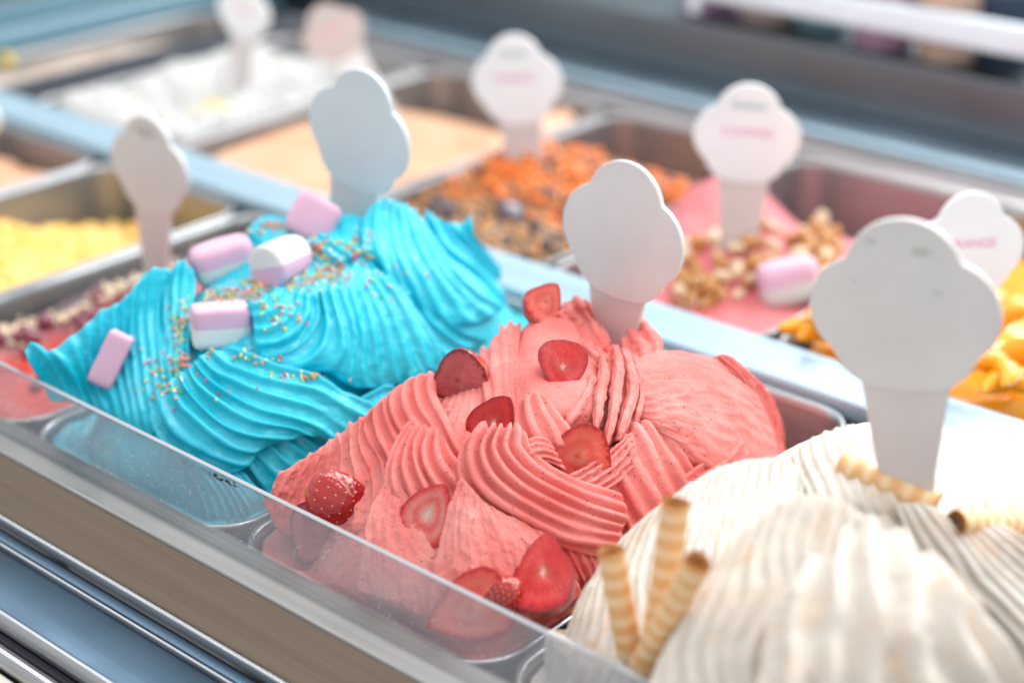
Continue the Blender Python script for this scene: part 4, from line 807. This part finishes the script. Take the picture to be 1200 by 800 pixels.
def segment_mesh(seed):
    n, sg = 18, 16; V = []
    for i in range(n + 1):
        t = i / n; a = -1.25 + 2.5 * t; r = .36 * math.sin(math.pi * t) ** .6 + 1e-3; c = (math.cos(a) * .75, 0, math.sin(a) * .75)
        for j in range(sg):
            b = 2 * math.pi * j / sg; V.append((c[0] + r * math.cos(b) * math.cos(a) * .9, r * math.sin(b) * (.85 - .25 * math.cos(b)), c[2] + r * math.cos(b) * math.sin(a) * .9))
    V = np.array(V); V *= (1 + .06 * noise(V, 2.5, seed, 2))[:, None]
    me = mesh_np('flesh', V, grid_faces(n + 1, sg, 0, True), M['mandarin']); return me
seg0 = [segment_mesh(90 + k) for k in range(3)]
vein = []
for k in range(3):
    V = []; 
    for i in range(24):
        t = i / 23; a = -1.1 + 2.2 * t; r = .36 * math.sin(math.pi * (.06 + .88 * t)) ** .6; off = (.0, .35, -.35)[k]
        cx = math.cos(a) * .75 + r * math.cos(off) * math.cos(a) * .9; cz = math.sin(a) * .75 + r * math.cos(off) * math.sin(a) * .9; y = r * math.sin(off)
        for j in range(6):
            b = j * 1.047; V.append((cx + .022 * math.cos(b), y + .022 * math.sin(b), cz))
    vein.append(mesh_np('vein', V, grid_faces(24, 6, 0, True), M['mandarin_vein']))
def mandarin(loc, s, rot, label, k):
    root = empty('mandarin_segment', loc, label, 'mandarin segment', 'mandarin segments in the back row pan'); root.rotation_euler = rot; root.scale = (s, s, s)
    for src in (seg0[k % 3], vein[k % 3], vein[(k + 1) % 3]):
        o = src.copy(); COL.objects.link(o); o.parent = root
spots = [(915,392,.015,'mandarin segment resting on others at the left end of its pan'), (938,384,.014,'mandarin segment at the back of the group left of the grey sign'), (980,398,.017,'rounded mandarin segment tucked against the left edge of the grey sign head'), (893,404,.012,'small mandarin segment at the very corner of its pan next to the rose gelato'), (925,418,.014,'mandarin segment pressed against the divider left of the grey sign'), (960,428,.014,'flat mandarin segment by the divider under the large curved one'), (905,400,.012,'mandarin segment in the left corner of its pan nearest the divider'), (940,402,.014,'mandarin segment in front of the curved one left of the grey sign'), (962,392,.021,'large curved mandarin segment with a pale vein left of the grey sign'), (985,418,.015,'mandarin segment touching the left edge of the grey sign head'),
         (1000,432,.013,'mandarin segment low beside the grey sign head'), (1120,468,.015,'mandarin segment between the two stems on the right'), (1150,452,.016,'mandarin segment right of the grey sign stem'), (1180,420,.022,'large veined mandarin segment at the right edge of the picture'),
         (1185,465,.017,'mandarin segment low at the right edge by the divider'), (1190,395,.018,'mandarin segment standing highest at the right edge'), (1150,482,.012,'small mandarin segment against the divider on the right'), (1075,440,.014,'mandarin segment hidden behind the grey sign'), (1030,440,.014,'mandarin segment just behind the lower edge of the grey sign head')]
for k, (px, py, s, l) in enumerate(spots):
    P = atz(px, py, .016 if s < .018 else .022); P[1] = max(P[1], .360); P[0] = max(P[0], .082); mandarin(P, s * 1.35, (rng.uniform(-.5, .5) + 1.2, rng.uniform(-.6, .6), rng.uniform(0, 3)), l, k)
for o in seg0 + vein: bpy.data.objects.remove(o)
# red fruit pan: dark cherries and crumbs
ch = lump_mesh('dark_cherry', M['cherry'], 100, (1, .95, .85), 2, .1)
for k in range(60):
    x = -.292 + .11 * rng.rand() ** 1.6; y = rng.uniform(.03, .28); s = rng.uniform(.0035, .0070)
    drop('dark_cherry', ch, (x, y, top_of('red_fruit_gelato', x, y) + s * .3), s, tuple(rng.uniform(0, 6, 3)), 'glossy dark cherry sunk in the red fruit sauce', 'cherry', 'dark cherries in the red fruit gelato')
def crumbs(name, oname, box_, cnt, mat, label, smin, smax, path=None):
    V = []; Fc = []; o = 0
    ico = lump_mesh('tmp', mat, 5, (1, 1, .8), 1, .3); vv = np.array([v.co[:] for v in ico.vertices]); ff = [tuple(p.vertices) for p in ico.polygons]; bpy.data.meshes.remove(ico)
    for _ in range(cnt):
        x, y = rng.uniform(box_[0], box_[1]), rng.uniform(box_[2], box_[3])
        if path: x = path(y) + rng.normal() * .009
        s = rng.uniform(smin, smax); z = top_of(oname, x, y) + s * .3
        V.append(vv * s + (x, y, z)); Fc += [tuple(i + o for i in f) for f in ff]; o += len(vv)
    tag(mesh_np(name, np.concatenate(V), Fc, mat), label, 'crumbs', kind='stuff')
crumbs('nut_crumble', 'red_fruit_gelato', (-.33, -.2, .02, .29), 620, M['nut_pale'], 'line of pale nut crumble across the red fruit gelato', .0012, .003, path=lambda y: -.302 + .004 * math.sin(y * 60))
crumbs('chocolate_crumbs', 'orange_gelato', (-.275, -.12, .37, .60), 640, M['choc'], 'dark chocolate crumbs strewn over the orange gelato', .0012, .0036)
M['orange_bit'] = plain('orange_candy', (.84, .17, .003), .3)
crumbs('orange_candy_bits', 'orange_gelato', (-.275, -.12, .43, .57), 240, M['orange_bit'], 'orange candied bits over the far half of the orange gelato', .002, .005)
crumbs('biscuit_crumbs', 'orange_gelato', (-.275, -.12, .365, .56), 800, M['nut'], 'brown biscuit crumbs over the near half of the orange gelato', .0012, .0036)
pine = lump_mesh('fruit_piece', M['pine'], 110, (1, .8, .6), 2, .35)
for k, (px, py, l) in enumerate(((232,138,'yellow fruit piece on the white gelato left of the sign'), (262,130,'yellow fruit piece on the white gelato under the sign'), (245,128,'yellow fruit piece between two others on the white gelato'), (130,118,'single yellow fruit piece on the left part of the white gelato'), (8,70,'yellow fruit piece in the beige gelato at the top left edge'), (96,146,'yellow fruit piece near the divider on the white gelato'))):
    P = atz(px, py, -.002); drop('fruit_piece', pine, P, .009, (k, k, 1), l, 'fruit piece', 'yellow fruit pieces')
# ------------------------------------------------------------------ coloured cup shapes standing in for blurred reflections behind the case
def cup_shape(x, y, r0, r1, h, col, label):
    V = []; prof = [(0, 0), (r0 * .95, 0), (r0, .001), (r1, h), (r1 * 1.05, h + .001), (r1 * 1.05, h + .004), (r1 * .97, h + .004), (r1 * .95, h), (r0 * .9, .004), (0, .004)]
    for r, z in prof: V += [(max(r, 1e-4) * math.cos(a), max(r, 1e-4) * math.sin(a), z) for a in np.linspace(0, 2 * math.pi, 32, endpoint=False)]
    root = empty('reflected_shape', (x, y, .0485), label, 'reflected shape', 'shapes standing in for reflections behind the case')
    o = mesh_np('shape_wall', V, grid_faces(len(prof), 32, 0, True), plain('reflection_colour', col, .5)); o.parent = root
for px, y, col, l in ((832, .86, (.62, .34, .56), 'mauve reflected shape, leftmost under the white bar'), (898, .86, (.75, .56, .50), 'beige reflected shape beside the leftmost mauve one'), (962, .87, (.26, .46, .52), 'teal reflected shape between the beige and mauve ones'),
                      (1035, .85, (.62, .38, .54), 'mauve reflected shape in the middle under the white bar'), (1112, .85, (.88, .62, .48), 'bright beige reflected shape under the white bar'), (1178, .87, (.06, .09, .14), 'navy reflected shape at the right edge')):
    P = at(px, 50, y); cup_shape(P[0], y, .026, .033, .06, col, l)
